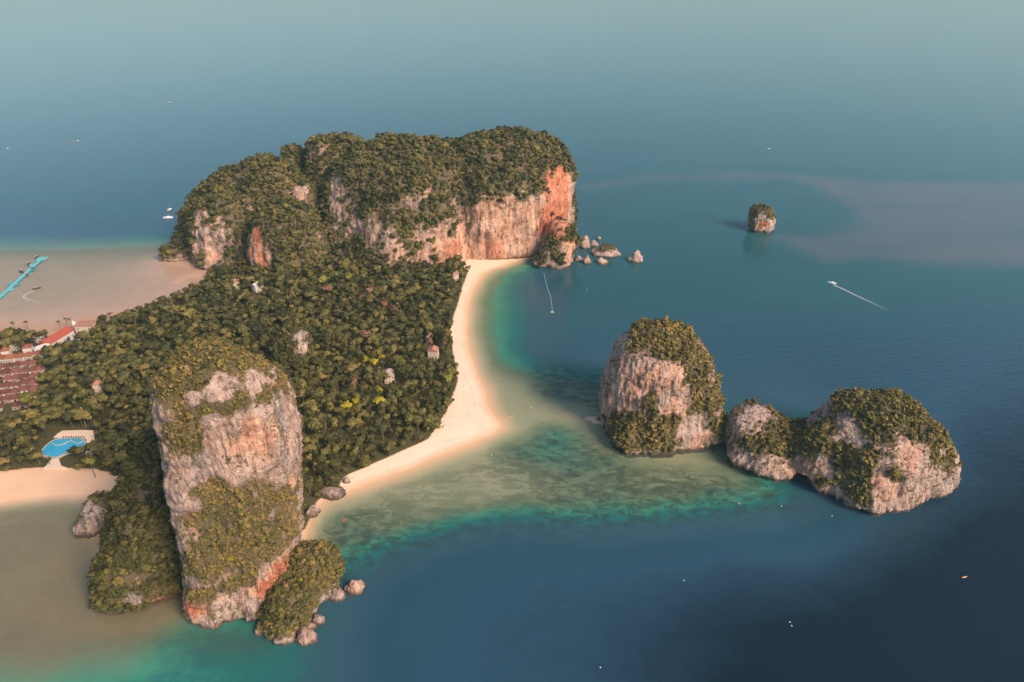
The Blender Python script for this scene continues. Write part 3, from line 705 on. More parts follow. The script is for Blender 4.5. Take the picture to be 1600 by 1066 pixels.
# --- double islet with a sea cave
twin = Rock([
    ([(612,1358,1402,9),(619,1328,1426,20),(635,1304,1452,30),(660,1280,1471,36),(690,1258,1483,40),(733,1240,1490,42)], 385, 20),
    ([(628,1168,1194,5),(638,1152,1212,14),(655,1144,1232,22),(676,1137,1250,29),(698,1133,1260,33)], 410, 12),
    ([(652,1225,1320,10),(664,1200,1340,20),(708,1188,1350,30)], 402, 24),
    ([(680,1170,1330,12),(692,1147,1350,20),(706,1139,1365,25),(719,1137,1380,27)], 395),
    ([(662,1285,1350,8),(680,1260,1390,17),(705,1243,1420,23),(747,1238,1450,26)], 378, 10)], 1.05, 31, dent=[(1257,748,7.6, 32.0)], flute=1.8)
finish_rock(twin, 'twin_peaked_islet', 'long limestone islet with two summits and a small dark sea cave, at the far right', 'islet',
    veg=[(1240,690,30),(1270,680,30),(1215,690,24),(1300,690,34),(1330,720,34),(1360,650,34),(1400,640,34),(1430,660,30),(1460,690,26),(1470,650,26),(1310,745,22),(1340,760,20),(1400,745,20),(1480,720,20,.7),(1190,700,18,.7),(1170,690,16,.6),(1440,780,16,.6),(1260,720,16),(1390,680,14)],
    bare=[(1180,645,18),(1160,730,16),(1210,735,22),(1250,735,18),(1290,730,14),(1320,665,18),(1410,700,22),(1430,720,22),(1450,760,24),(1340,690,8),(1300,770,12),(1390,770,16),(1240,750,16)],
    orange=[(1255,730,26,.6),(1230,725,18,.5),(1420,712,28,.6),(1380,765,24,.6),(1280,745,20,.6),(1405,770,16,.5)],
    slope=(0.5, 0.95), base=-0.15, spacing=1.75, size=(0.6, 3.1), noise=0.9, tint=0.67, golden=1.0, seed=6, nscale=10.0)

# --- lone stack out at sea
stack = Rock([([(323,1181,1198,5),(328,1175,1205,10),(336,1172,1209,13),(346,1171,1210,15),(360,1169,1208,16)], 872)], 1.2, 41, big=2.0, flute=1.6)
finish_rock(stack, 'lone_islet', 'small lone islet of rock with a scrubby top, far out on open water', 'islet',
    veg=[(1180,335,8),(1175,350,7),(1205,335,7),(1190,326,10)], bare=[(1192,345,9),(1200,355,7)], orange=[(1190,352,7),(1196,350,5)],
    slope=(0.25, 0.6), base=-0.1, spacing=2.3, size=(1.3, 2.6), noise=0.5, golden=0.6, seed=7)

# --- the headland
headland = Rock([
    ([(202,785,832,8),(207,748,852,20),(222,702,870,42),(245,690,882,60),(262,685,891,72),(280,682,892,80),(320,680,891,83),(368,680,887,84)], 850, 8),
    ([(224,585,685,12),(233,556,715,28),(250,530,722,44),(275,513,726,56),(310,508,730,66),(350,506,735,74),(387,506,740,80)], 810),
    ([(319,424,456,6),(325,408,478,15),(341,397,492,24),(370,393,503,30),(419,399,512,34)], 745),
    ([(255,395,440,12),(268,360,455,25),(285,328,470,38),(305,306,480,48),(330,293,480,55),(355,288,480,58),(381,286,480,60)], 820),
    ([(310,325,388,10),(325,310,398,20),(350,300,402,28),(402,297,405,34)], 772),
    ([(233,452,466,5),(241,446,474,12),(270,440,480,18),(330,438,485,20)], 900),
    ([(217,515,550,8),(224,490,565,16),(240,478,590,24),(300,470,620,30)], 900),
    ([(213,595,607,4),(222,588,616,9),(245,580,625,15),(300,575,630,18)], 900),
    ([(220,490,505,5),(228,480,512,10),(260,474,520,16),(320,470,525,18)], 880),
    ([(248,400,425,8),(258,385,440,18),(300,370,460,25)], 880),
    ([(288,462,486,6),(295,456,492,11),(330,452,500,15)], 800),
    ([(300,470,515,8),(325,465,525,14),(360,460,530,18)], 850),
    ([(347,868,880,4),(355,860,890,9),(375,853,897,14),(400,850,898,17)], 768),
    ([(390,848,866,4),(398,838,880,8),(412,828,890,13)], 752),
    ([(388,272,288,5),(394,262,298,9),(404,254,304,13)], 772)], 2.0, 51, big=6.0, flute=2.6, mid=1.8, fine=0.7, bigs=30.0)
finish_rock(headland, 'wooded_headland', 'broad forested headland with pink and orange cliffs at the far end of the beach', 'headland',
    bare=[(780,350,51.3),(820,330,48.6),(740,380,40.5),(700,390,29.7),(800,385,40.5),(830,380,35.1),(870,300,29.7,1,2),(880,330,27.0,1,2),(860,350,21.6),(760,395,35.1),(850,300,16.2),(875,275,16.2),
          (525,300,18.9,.9,1.4),(535,330,18.9,.9),(555,350,17.6,.8),(580,370,16.2,.7),(610,385,17.6,.7),(645,425,16.2),(690,400,21.6,.8),(320,370,23.0,1,1.5),(335,405,17.6,1,1.3),(305,390,12.2,.9,1.3),(345,350,13.5,.7),
          (402,375,12.2,1,1.8),(412,405,12.2,1,1.8),(388,393,13.5),(470,303,12.2,.9),(300,412,12.2),(350,427,13.5),(660,365,16.2,.5),(620,400,18.9,.6),(590,340,13.5,.4),(725,345,16.2,.5),(885,395,13.5),(835,410,13.5),(860,412,13.5),(530,232,13.5,.5),(760,330,13.5,.6)],
    orange=[(872,300,30,1.7,2),(880,345,24,1.7,2),(858,350,18,1.5,2),(770,390,26,.9),(710,388,22,.9),(740,360,20,.7),(402,375,10,1.5,2),(412,405,10,1.5,2),(388,393,12,1.6),(640,425,10,.7),(790,350,24,.55),(368,418,8,.9),(338,402,8,.6),(820,400,16,.5),(780,360,60,.55),(715,388,36,.7),(835,345,36,.6),(640,410,34,.4)],
    veg=[(800,250,60),(860,380,10),(845,405,9),(870,405,8),(815,310,12),(440,340,40,.8)],
    slope=(0.0, 0.42), base=0.42, spacing=3.55, size=(1.8, 5.4), noise=0.55, protos=TUFT, tint=0.44, seed=8, zmin=4.0, back=0.12, blush=0.55, voxel_far=True, scrub=0.35)

# --- knoll of rock standing out of the forest
knoll = Rock([([(512,448,468,4),(519,440,477,8),(537,432,482,11),(565,425,486,13)], 522)], 1.2, 61, big=2.0, notch=0)
finish_rock(knoll, 'rock_knoll', 'small grey knob of rock poking out of the forest behind the foreground tower', 'rock',
    bare=[(468,528,9),(474,542,8)], slope=(-0.1, 0.4), base=0.45, spacing=2.0, size=(1.6, 3.0), seed=9, tint=0.42)
ROCKS = [tower, shoulder, foot, cove, dome, twin, stack, headland, knoll]

# ------------------------------------------------------------------ boulders and sea stacks
def boulder_mesh(seed, a, b, h, name='boulder', pointy=0.0):
    v, f = ico(4)
    r = np.random.default_rng(seed)
    v = v * (1 + 0.42 * fbm(v * 1.25 + seed * 3.1, 2, seed) + 0.16 * (1 - 2.2 * np.abs(fbm(v * 3 + seed, 3, seed + 1))))[:, None]
    up = np.clip(v[:, 2], 0, 1.5)
    v[:, :2] *= (1 - pointy * up)[:, None]
    v = v * np.array([a, b, h]); v[:, 2] = np.where(v[:, 2] < 0, v[:, 2] * 0.5, v[:, 2])
    k = np.exp(-((v[:, 2] - 0.5) / 0.7) ** 2); v[:, :2] *= (1 - 0.10 * k)[:, None]
    return v, f
def boulder(name, label, x, y, wpx, hpx, seed, cat='rock', orange=0.1, veg=0.0, pointy=0.3, group=None):
    """rock whose waterline centre is at photo (x, y); width and height in photo pixels"""
    g = gp(x, y); m = np.linalg.norm(g - np.array([0, 0, CAM_H])) / FPX
    a = wpx * m / 2; h = hpx * m / 0.9
    v, f = boulder_mesh(seed, a, a * 0.8, h, name, pointy)
    n = v / np.linalg.norm(v, axis=1, keepdims=True)
    vg = veg * sst(0.35, 0.8, v[:, 2] / h + 0.2 * fbm(v / 3.0, 2, seed))
    root = thing(name, label, cat, (g[0], g[1] + a * 0.5, 0.0), 0.0, group)
    me = np_mesh('rock', v, f, {'veg': vg, 'orange': np.full(len(v), orange), 'blush': np.full(len(v), 0.1)}, True, [M_rock]); link('rock', me, root)
    if veg > 0:
        r = np.random.default_rng(seed); c = np.where(vg > 0.45)[0]
        if len(c):
            ix = r.choice(c, min(len(c), max(6, int(a * a * 0.6))), replace=False)
            sz = r.uniform(0.8, 1.6, len(ix))
            fo = link('foliage', clump_mesh('foliage', BUSH, v[ix], sz, r.uniform(0.4, 0.75, len(ix)), M_leaf), root); fo['kind'] = 'stuff'
    return root
boulder('boulder', 'flat-topped orange-brown boulder standing alone in the water beside the foreground tower', 553, 926, 27, 12, 1, orange=0.55, pointy=0.1)
boulder('boulder', 'pale boulder nearest the foot of the foreground tower, leftmost of the three in the water', 406, 990, 20, 10, 2, veg=0.6, orange=0.3)
boulder('boulder', 'boulder with a mossy green top, middle of the three below the foreground tower', 442, 1004, 32, 17, 3, veg=0.9, orange=0.2)
boulder('boulder', 'broken angular boulder, rightmost of the three below the foreground tower', 478, 1006, 28, 17, 4, veg=0.3, orange=0.4)
boulder('boulder', 'grey boulder jammed against the bushy rock at the foot of the tower', 497, 975, 18, 10, 5)
boulder('boulder', 'small brown boulder between the bushy rock and the angular boulder', 484, 985, 16, 9, 6, orange=0.3)
boulder('boulder', 'rounded boulder at the right edge of the bushy rock', 525, 938, 24, 14, 7, orange=0.3, veg=0.4)
boulder('sea_stack', 'tall pointed pale stack beside the headland', 914, 388, 18, 14, 11, 'sea stack', pointy=0.42)
boulder('sea_stack', 'slim far spire behind the pointed stack at the headland', 916, 377, 9, 8, 12, 'sea stack', pointy=0.7)
boulder('sea_stack', 'low slanting rock right of the pointed stack', 929, 386, 16, 7, 13, 'sea stack')
boulder('sea_stack', 'small dark rock farthest from shore behind the green-topped rock', 936, 375, 7, 4, 14, 'sea stack')
boulder('sea_stack', 'broad rock with a green bushy top off the headland', 949, 401, 41, 15, 15, 'sea stack', veg=1.0, orange=0.2, pointy=0.25)
boulder('sea_stack', 'small pyramid rock in front of the green-topped rock', 917, 412, 13, 9, 16, 'sea stack', pointy=0.4, orange=0.3)
boulder('sea_stack', 'flat little rock right of the pyramid rock', 940, 413, 18, 7, 17, 'sea stack', orange=0.3)
boulder('sea_stack', 'conical rock standing alone, outermost of the rocks off the headland', 995, 410, 23, 13, 18, 'sea stack', pointy=0.25, orange=0.15)
boulder('sea_stack', 'low ledge of rock touching the right foot of the headland', 904, 408, 14, 5, 19, 'sea stack', orange=0.3)
boulder('boulder', 'small rock at the waterline below the bushes of the dome islet', 1030, 708, 11, 7, 20)
boulder('boulder', 'dark boulder on the sand spit beside the dome islet', 935, 657, 8, 5, 21)
boulder('boulder', 'long flat rock ledge at the lower end of the sandy beach', 518, 776, 36, 7, 22, orange=0.2, pointy=0.1)
boulder('boulder', 'grey boulder on the shore between the beach and the foreground tower', 487, 806, 20, 12, 23)
boulder('boulder', 'mauve boulder under the trees where the sandy beach begins', 541, 756, 12, 10, 24)

# ------------------------------------------------------------------ forest
def rock_height(x, y):
    h = -1.0
    for rk in ROCKS:
        q, _, _, _ = rk.bvh.ray_cast(Vector((x, y, 400)), Vector((0, 0, -1)))
        if q is not None: h = max(h, q.z)
    return h
def hidden(p):
    o = Vector((0, 0, CAM_H)); d = Vector(p) - o; L = d.length; d.normalize()
    for rk in ROCKS:
        q, _, _, t = rk.bvh.ray_cast(o, d)
        if q is not None and t < L - 6: return True
    return False
POOL_C = gp(100, 705)
CLEAR = [gp2([(-120,572),(30,556),(72,556),(74,600),(60,640),(40,668),(-120,690)]),           # bungalow rows
         gp2([(64,716),(76,694),(88,678),(150,676),(150,708),(138,716),(110,722),(96,728),(78,724)]),             # pool
         gp2([(74,548),(96,514),(116,512),(116,545),(95,560),(78,556)]), gp2([(112,548),(112,508),(156,508),(156,524),(136,548)]),   # halls
         gp2([(55,562),(60,548),(82,546),(82,560)]), gp2([(600,606),(600,590),(620,590),(622,606)]),
         gp2([(664,566),(664,548),(690,548),(690,566)]), gp2([(94,736),(94,722),(112,722),(112,736)])]
SPOTS = [(542,638,5),(556,631,4),(592,629,5),(592,613,4),(585,571,5),(597,562,4),(572,566,4.5),(42,627,6),(626,570,5.5),(520,432,6.5),(505,440,5.5),(545,436,6),(582,456,6.5),(600,478,5.5),(565,467,5),
         (614,486,5.5),(512,455,6),(571,526,5.5),(554,600,4.5),(670,535,4),(609,594,7),(678,553,7.5),(671,531,5),(712,433,6),(370,448,6),(405,453,7),(159,611,5.5)]
bb0, bb1 = FOREST.min(0), FOREST.max(0)
SPC = 5.5
gx, gy = np.meshgrid(np.arange(bb0[0], bb1[0], SPC), np.arange(bb0[1], bb1[1], SPC))
cand = np.column_stack([gx.ravel(), gy.ravel()]) + rng.uniform(-2.3, 2.3, (gx.size, 2))
ok = (poly_sd(cand, FOREST) > 1.0) & (poly_sd(cand, COAST) > 3.0)
for c in CLEAR: ok &= poly_sd(cand, c) < -1.5
# only what the frame (and a step to the side of it) can see
ok &= np.abs(cand[:, 0]) < 0.86 * cand[:, 1] + 40
for (sx_, sy_, sr_) in SPOTS:
    q_ = gp(sx_, sy_, 10.0)[:2]
    ok &= np.hypot(cand[:, 0] - q_[0], (cand[:, 1] - q_[1] + sr_ * 0.5)) > sr_
cand = cand[ok]
rh = np.array([rock_height(*p) for p in cand])
cand, rh = cand[rh < 7.0], rh[rh < 7.0]
cz = np.maximum(land_z(cand)[0], rh)
rad = np.clip(rng.lognormal(1.20, 0.36, len(cand)), 1.8, 7.0)
big = rng.random(len(cand)) < 0.07; rad[big] *= 1.35
edge = sst(0, 14, poly_sd(cand, FOREST))
hgt = (7.0 + rad * 1.25 + rng.uniform(-2.5, 3.0, len(cand)) + np.where(rng.random(len(cand)) < 0.06, 4.5, 0) + 3.0 * fbm(np.column_stack([cand / 50, np.zeros(len(cand))]), 2, 91)) * (0.55 + 0.45 * edge)
tnt = np.clip(0.41 + 0.23 * rng.normal(0, 1, len(cand)) + 0.24 * fbm(np.column_stack([cand / 45, np.zeros(len(cand))]), 2, 95), 0.08, 0.9)
cc = np.column_stack([cand, cz + hgt - rad * 0.75])                 # crown centres
vis = np.array([not hidden((p[0], p[1], p[2] + 2)) for p in cc])
infr = []
for p in cc:
    q = np.array([p[0], p[1], p[2] - CAM_H]); dz = q[1] * CS - q[2] * SN
    infr.append(-15 < 800 + FPX * q[0] / dz < 1615)
infr = np.array(infr)
app = rad / np.linalg.norm(cc - np.array([0, 0, CAM_H]), axis=1) * (vis & infr)
order = np.argsort(-app); solo = order[:260]; mass = np.ones(len(cc), bool); mass[solo] = False
mass &= (vis | infr)
print('forest trees', len(cc), 'as mass', mass.sum())

def tree_protos(name, mat, n, leaves=84, flat=0.78, seed=0, protos=None):
    out = []
    for k in range(n):
        V, F3, F4, T = (protos or CROWN)[k % len(protos or CROWN)]
        cm = np_mesh('crown', V, (F3, F4), {'tint': np.clip(0.45 + T, 0, 1)}, False, [mat])
        r = random.Random(seed + k); b = MB()
        b.tube([(0, 0, -2.6), (0.05, 0.02, -1.4), (0.02, 0.06, -0.5), (0, 0, 0.2)], [0.085, 0.06, 0.05, 0.03])
        for j in range(4):
            a = j * 1.57 + r.uniform(0, 1); b.tube([(0, 0, -0.95), (0.25*math.cos(a), 0.25*math.sin(a), -0.4), (0.5*math.cos(a), 0.5*math.sin(a), 0.0)], [0.04, 0.028, 0.012], 5)
        out.append((cm, b.mesh('trunk', M_bark)))
    return out
def plant_tree(name, label, group, proto, x, y, z, r, h, cat='tree', rz=None, squash=1.0):
    t = thing(name, label, cat, (x, y, z), random.uniform(0, 6.28) if rz is None else rz, group)
    c = link('crown', proto[0], t, (0, 0, h - r * 0.75)); c.scale = (r, r, r * squash)
    k = link('trunk', proto[1], t, (0, 0, h - r * 0.75)); s = (h - r * 0.75 + 0.3) / 2.6; k.scale = (r, r, s)
    return t
PT = tree_protos('forest', M_leaf_tree, 8)
for i in solo:
    x, y = cand[i]
    size_w = 'broad-crowned' if rad[i] > 5.6 else ('small-crowned' if rad[i] < 3.6 else 'mid-sized')
    dist = lambda px, py: math.hypot(x - gp(px, py)[0], y - gp(px, py)[1])
    rim = poly_sd(np.array([[x, y]]), FOREST)[0] < 9
    if dist(100, 705) < 48: where, g = 'standing round the blue pool', 'trees round the pool'
    elif x < -330 and y > 430 and dist(35, 610) < 95: where, g = 'beside the maroon bungalow rows', 'trees by the bungalow rows'
    elif dist(110, 530) < 60: where, g = 'beside the red-roofed hall and cream building', 'trees by the hall'
    elif x < -215 and y < 400: where, g = 'between the left-hand beach and the wooded shoulder', 'trees between the left beach and the shoulder'
    elif x < -215: where, g = 'in the wood between the bungalow rows and the foreground tower', 'trees left of the tower'
    elif rim and x > -130: where, g = 'on the edge of the wood along the sand of the curved beach', 'trees along the sand'
    elif dist(609, 600) < 42: where, g = 'close around the grey pavilion', 'trees round the pavilion'
    elif dist(455, 545) < 45: where, g = 'around the grey rock knob in the wood', 'trees round the rock knob'
    elif y < 470: where, g = 'in the wood between the foreground tower and the curved beach', 'trees between the tower and the beach'
    else: where, g = 'in the wood under the headland cliffs', 'trees under the headland'
    lab = size_w + ' olive-green tree ' + where
    plant_tree('forest_tree', lab, g, PT[rng.integers(0, 8)], x, y, cz[i], rad[i], hgt[i], squash=rng.uniform(0.85, 1.2))
mi = np.where(mass)[0]
def garden_shrubs():
    P = np.column_stack([rng.uniform(-490, -370, 420), rng.uniform(430, 570, 420)])
    return P[poly_sd(P, CLEAR[0]) > 0]
gs = garden_shrubs(); gz = land_z(gs)[0]
far = vis[mi] & infr[mi]; A, B = mi[far], mi[~far]
def joined(idx): return cc[idx], rad[idx], tnt[idx]
C1 = A[rad[A] > 3.4]; C2 = A[rad[A] <= 3.4]
def add_meshes(parts, name):
    b_ = bmesh.new()
    for m_ in parts: b_.from_mesh(m_)
    out = bpy.data.meshes.new(name); b_.to_mesh(out); b_.free(); out.materials.append(M_leaf)
    for m_ in parts: bpy.data.meshes.remove(m_)
    return out
fme = add_meshes([clump_mesh('forest_a', CROWN, *joined(C1), M_leaf, rng.uniform(0.8, 1.3, len(C1)), np.column_stack([cand[C1], cz[C1], cc[C1][:, 2]])),
                  clump_mesh('forest_b', SMALL, *joined(C2), M_leaf, rng.uniform(0.8, 1.4, len(C2)), np.column_stack([cand[C2], cz[C2], cc[C2][:, 2]]))], 'forest')
bme = clump_mesh('undergrowth', BUSH, np.vstack([cc[B], np.column_stack([gs, gz + 1.6])]), np.concatenate([rad[B], rng.uniform(1.6, 3.2, len(gs))]), np.concatenate([tnt[B], rng.uniform(0.25, 0.6, len(gs))]), M_leaf)
tag(link('undergrowth', bme), 'green shrubs between the bungalow rows and thicket behind the foreground tower', 'shrubs', None, 'stuff')
TRI['n'] += len(fme.polygons) * 2
tag(link('forest', fme), 'unbroken olive-green jungle canopy filling the low land between the cliffs', 'forest', None, 'stuff')

def special(name, label, group, mat_protos, x, y, r, h, **kw):
    """a tree whose crown centre stands at photo (x, y)"""
    p = gp(x, y, h - r * 0.6); rhh = rock_height(p[0], p[1]); z = max(land_z(np.array([p[:2]]))[0][0], 0.5)
    return plant_tree(name, label, group, mat_protos, p[0], p[1], z, r, h, **kw)
PY = tree_protos('yellow', M_yellow, 4, seed=50); PL = tree_protos('lime', M_lime, 4, seed=60); PR = tree_protos('russet', M_russet, 4, seed=70)
for k, (x, y, r, lab) in enumerate([(542,638,4.6,'bright yellow tree, leftmost of the yellow trees in the wood behind the beach'), (556,631,3.6,'small yellow tree touching the bright yellow one behind the beach'),
        (592,629,4.2,'vivid yellow tree below the grey pavilion in the wood'), (592,613,3.8,'yellow-green tree just under the grey pavilion roof'),
        (585,571,4.6,'golden tree up-slope from the grey pavilion'), (597,562,3.8,'small orange-yellow tree above the golden one'), (572,566,4.2,'golden-olive tree left of the small orange-yellow tree')]):
    special('yellow_tree', lab, 'yellow trees in the wood', PY[k % 4], x, y, r * 1.1, 17 + r * 0.6)
for k, (x, y, r, lab) in enumerate([(42,627,6.5,'big lime-green tree at the corner of the maroon bungalow rows'), (626,570,6.0,'lime-green tree right of the golden tree in the wood'), (520,432,7,'broad lime-green tree below the headland cliff'),
        (505,440,6,'lime-green tree left of the broad lime one below the cliff'), (545,436,6.5,'lime-green tree right of the broad lime one below the cliff'), (700,592,5.5,'lime-green tree at the edge of the beach'), (140,722,4.0,'lime-green tree at the right end of the pool'), (640,655,5,'lime-green tree near the lower beach edge')]):
    special('lime_tree', lab, 'lime-green trees', PL[k % 4], x, y, r * 1.1, 15.5 + r * 0.6)
for k, (x, y, r, lab) in enumerate([(582,456,7.0,'tall russet tree, topmost of the russet trees in the wood'), (600,478,6.0,'russet tree with a wide crown in the middle of the wood'), (565,467,5.5,'brown tree left of the tall russet tree'),
        (614,486,6.0,'russet tree right of the wide russet crown'), (512,455,6.5,'tan-leaved tree below the lime trees and the cliff'), (571,526,6.0,'brown pointed tree alone in the wood'), (554,600,5.0,'tan tree among the yellow trees'), (670,535,4.5,'tan tree beside the pink roof near the beach')]):
    special('russet_tree', lab, 'russet and tan trees in the wood', PR[k % 4], x, y, r * 1.1, 16 + r * 0.7)
# trees that stand on rock
def on_rock(rk, x, y, name, label, proto, r, h, group=None):
    q = rk.hit(x, y)
    if q is None: return
    p = q[0]; plant_tree(name, label, group, proto, p[0], p[1], p[2] - 0.5, r, h)
on_rock(tower, 360, 878, 'yellow_tree', 'bright yellow tree growing on the lower face of the foreground tower', PY[0], 2.6, 5.0)
on_rock(foot, 470, 910, 'yellow_tree', 'small bright yellow shrub-like tree on the bushy rock by the tower', PY[1], 1.9, 4.0)
# leafless tree on the shoulder
q = shoulder.hit(206, 838)
if q is not None:
    p = q[0]; t = thing('bare_tree', 'leafless pinkish-grey tree on the wooded shoulder left of the tower', 'tree', tuple(p - np.array([0, 0, 1.0])))
    MB().tube([(0,0,0),(0.2,0.1,2.5),(0.1,0.3,4.5)], [0.4,0.3,0.2]).build('trunk', M_bare, t)
    b = MB(); r = random.Random(4)
    for j in range(46):
        a = r.uniform(0, 6.28); e = r.uniform(0.2, 1.2); L = r.uniform(2.2, 4.4)
        d = Vector((math.cos(a)*math.cos(e), math.sin(a)*math.cos(e), math.sin(e)))
        s0 = Vector((0.15, 0.2, r.uniform(2.5, 4.5))); m0 = s0 + d*L*0.5 + Vector((r.uniform(-.5,.5), r.uniform(-.5,.5), r.uniform(0,.6)))
        b.tube([s0, m0, s0 + d*L + Vector((0,0,0.6))], [0.22, 0.14, 0.05], 4)
    b.build('branches', M_bare, t)
# palms on the mud shore
def palm_meshes(seed):
    r = random.Random(seed); V = []; F = []; T = []
    for k in range(15):
        a = k / 15 * 6.283 + r.uniform(-.2, .2); el = r.uniform(-0.2, 1.0); L = r.uniform(2.6, 3.4); n = len(V)
        for s in range(5):
            u = s / 4; rr = L * u * (1 - 0.15 * u); zz = math.sin(el) * L * u - 1.5 * u * u
            wv = 0.42 * math.sin(math.pi * min(1, 0.15 + u * 0.85)) + 0.02
            cx, cy = rr * math.cos(a) * math.cos(el * .6), rr * math.sin(a) * math.cos(el * .6)
            V += [(cx - wv * math.sin(a), cy + wv * math.cos(a), zz - 0.15), (cx, cy, zz), (cx + wv * math.sin(a), cy - wv * math.cos(a), zz - 0.15)]
            tt = r.uniform(0.3, 0.7); T += [tt] * 3
        for s in range(4):
            b = n + s * 3; F += [(b, b+1, b+4, b+3), (b+1, b+2, b+5, b+4)]
    return np_mesh('crown', np.array(V), np.array(F), {'tint': np.array(T)}, False, [M_palm])
PALM = [palm_meshes(k) for k in range(3)]
PTR = MB().tube([(0,0,0),(0.3,0.1,0.35),(0.4,0.1,0.7),(0.3,0,1.0)], [0.30,0.22,0.18,0.15]).mesh('trunk', M_bark)
PALM_SPOTS = [(228,478),(240,474),(247,470),(256,466),(270,462),(292,458),(284,462),(92,506),(103,500),(108,502),(40,505),(20,507),(262,472),(236,482)]
for k, (x, y) in enumerate(PALM_SPOTS):
    h = 9 + (k * 37 % 5); p = gp(x, y, h)
    g = 'palms along the mud flat' 
    rk_ = sorted(range(len(PALM_SPOTS)), key=lambda q: PALM_SPOTS[q][0]).index(k)
    lab = 'coconut palm standing against the mud flat, %s palm from the left' % ['first','second','third','fourth','fifth','sixth','seventh','eighth','ninth','tenth','eleventh','twelfth','thirteenth','fourteenth'][rk_]
    t = thing('palm_tree', lab, 'palm', (p[0], p[1], max(0.2, land_z(np.array([p[:2]]))[0][0])), k * 1.3, g)
    link('crown', PALM[k % 3], t, (0.3, 0, h)); tr = link('trunk', PTR, t); tr.scale = (1, 1, h)

# ------------------------------------------------------------------ resort
M_wallc = plain('cream_plaster', (0.52, 0.42, 0.33), 0.8, 0.15, 0.5)
M_wallw = plain('white_plaster', (0.50, 0.45, 0.40), 0.8, 0.12, 0.5)
M_red = plain('red_roof_tiles', (0.30, 0.065, 0.042), 0.7, 0.35, 0.9, 0.2)
M_orange = plain('orange_roof_tiles', (0.29, 0.10, 0.055), 0.7, 0.4, 0.9, 0.2, 0.6)
M_maroon = plain('maroon_roof_tiles', (0.175, 0.066, 0.055), 0.7, 0.45, 0.9, 0.2, 0.8)
M_thatch = plain('grey_thatch', (0.34, 0.25, 0.22), 0.9, 0.35, 1.2, 0.1)
M_pinkroof = plain('pink_roof', (0.34, 0.165, 0.13), 0.8, 0.25, 0.9, 0.1)
M_greyroof = plain('grey_roof', (0.44, 0.40, 0.38), 0.7, 0.25, 0.9, 0.2)
M_glass = plain('window_glass', (0.03, 0.035, 0.04), 0.15, 0.2, 0.5, 0.6)
M_wood = plain('dark_wood', (0.12, 0.07, 0.045), 0.8, 0.3, 1.0)
_hc = {}
def house_meshes(w_, d_, h_, rh_, roof, mw, mr):
    key = (w_, d_, h_, rh_, roof, mw.name, mr.name)
    if key in _hc: return _hc[key]
    W = MB().box(-w_/2, w_/2, -d_/2, d_/2, -0.5, h_).mesh('wall', mw)
    b = MB(); e = 0.55; x, y = w_/2 + e, d_/2 + e
    if roof == 'hip':
        rl = max(0.3, d_/2 - w_/2 * 0.8)
        b.add([(-x,-y,h_+.003),(x,-y,h_+.003),(x,y,h_+.003),(-x,y,h_+.003),(-x,-y,h_+.25),(x,-y,h_+.25),(x,y,h_+.25),(-x,y,h_+.25),(0,-rl,h_+rh_),(0,rl,h_+rh_)],
              [(3,2,1,0),(0,1,5,4),(1,2,6,5),(2,3,7,6),(3,0,4,7),(4,5,8),(5,6,9,8),(6,7,9),(7,4,8,9)])
    elif roof == 'gable':
        b.add([(-x,-y,h_+.003),(x,-y,h_+.003),(x,y,h_+.003),(-x,y,h_+.003),(0,-y,h_+rh_),(0,y,h_+rh_),(-x,-y,h_+.25),(x,-y,h_+.25),(x,y,h_+.25),(-x,y,h_+.25)],
              [(3,2,1,0),(0,1,7,4,6),(2,3,9,5,8),(1,2,8,7),(3,0,6,9),(7,8,5,4),(9,6,4,5)])
    elif roof == 'tier':
        b.box(-x, x, -y, y, h_+.003, h_+.25)
        for (s0, s1, z0, z1) in ((1.0, 0.55, h_+.25, h_+rh_*.5), (0.68, 0.08, h_+rh_*.56, h_+rh_)):
            b.add([(-x*s0,-y*s0,z0),(x*s0,-y*s0,z0),(x*s0,y*s0,z0),(-x*s0,y*s0,z0),(-x*s1,-y*s1,z1),(x*s1,-y*s1,z1),(x*s1,y*s1,z1),(-x*s1,y*s1,z1)],
                  [(3,2,1,0),(0,1,5,4),(1,2,6,5),(2,3,7,6),(3,0,4,7),(4,5,6,7)])
        b.box(-x*.5, x*.5, -y*.5, y*.5, h_+rh_*.45, h_+rh_*.58)
    else:
        b.box(-x+.3, x-.3, -y+.3, y-.3, h_+.003, h_+.35)
        for (x0,x1,y0,y1) in ((-x+.3,x-.3,-y+.3,-y+.6),(-x+.3,x-.3,y-.6,y-.3),(-x+.3,-x+.6,-y+.6,y-.6),(x-.6,x-.3,-y+.6,y-.6)): b.box(x0,x1,y0,y1,h_+.353,h_+1.0)
    RF = b.mesh('roof', mr)
    wn = MB().box(-0.55, 0.55, -0.06, 0.06, 0, 1.3).mesh('window', M_glass)
    dr = MB().box(-0.5, 0.5, -0.06, 0.06, 0, 2.05).mesh('door', M_wood)
    _hc[key] = (W, RF, wn, dr); return _hc[key]
def house(name, label, cat, x, y, rz, w_, d_, h_, rh_, roof, mw, mr, group=None, world=None, storeys=1):
    p = gp(x, y) if world is None else np.array(world)
    z = max(0.4, land_z(np.array([p[:2]]))[0][0])
    t = thing(name, label, cat, (p[0], p[1], z), rz, group)
    W, RF, wn, dr = house_meshes(w_, d_, h_, rh_, roof, mw, mr)
    link('wall', W, t); link('roof', RF, t)
    link('door', dr, t, (0, -d_/2, 0.05))
    for s in range(storeys):
        zz = 0.9 + s * h_ / storeys
        for xx in (-w_ * 0.32, w_ * 0.32): link('window', wn, t, (xx, -d_/2, zz))
        nw = max(1, int(d_ / 5))
        for k in range(nw):
            for sx in (-1, 1): link('window', wn, t, (sx * w_/2, -d_/2 + (k + .5) * d_ / nw, zz), R(90))
    return t
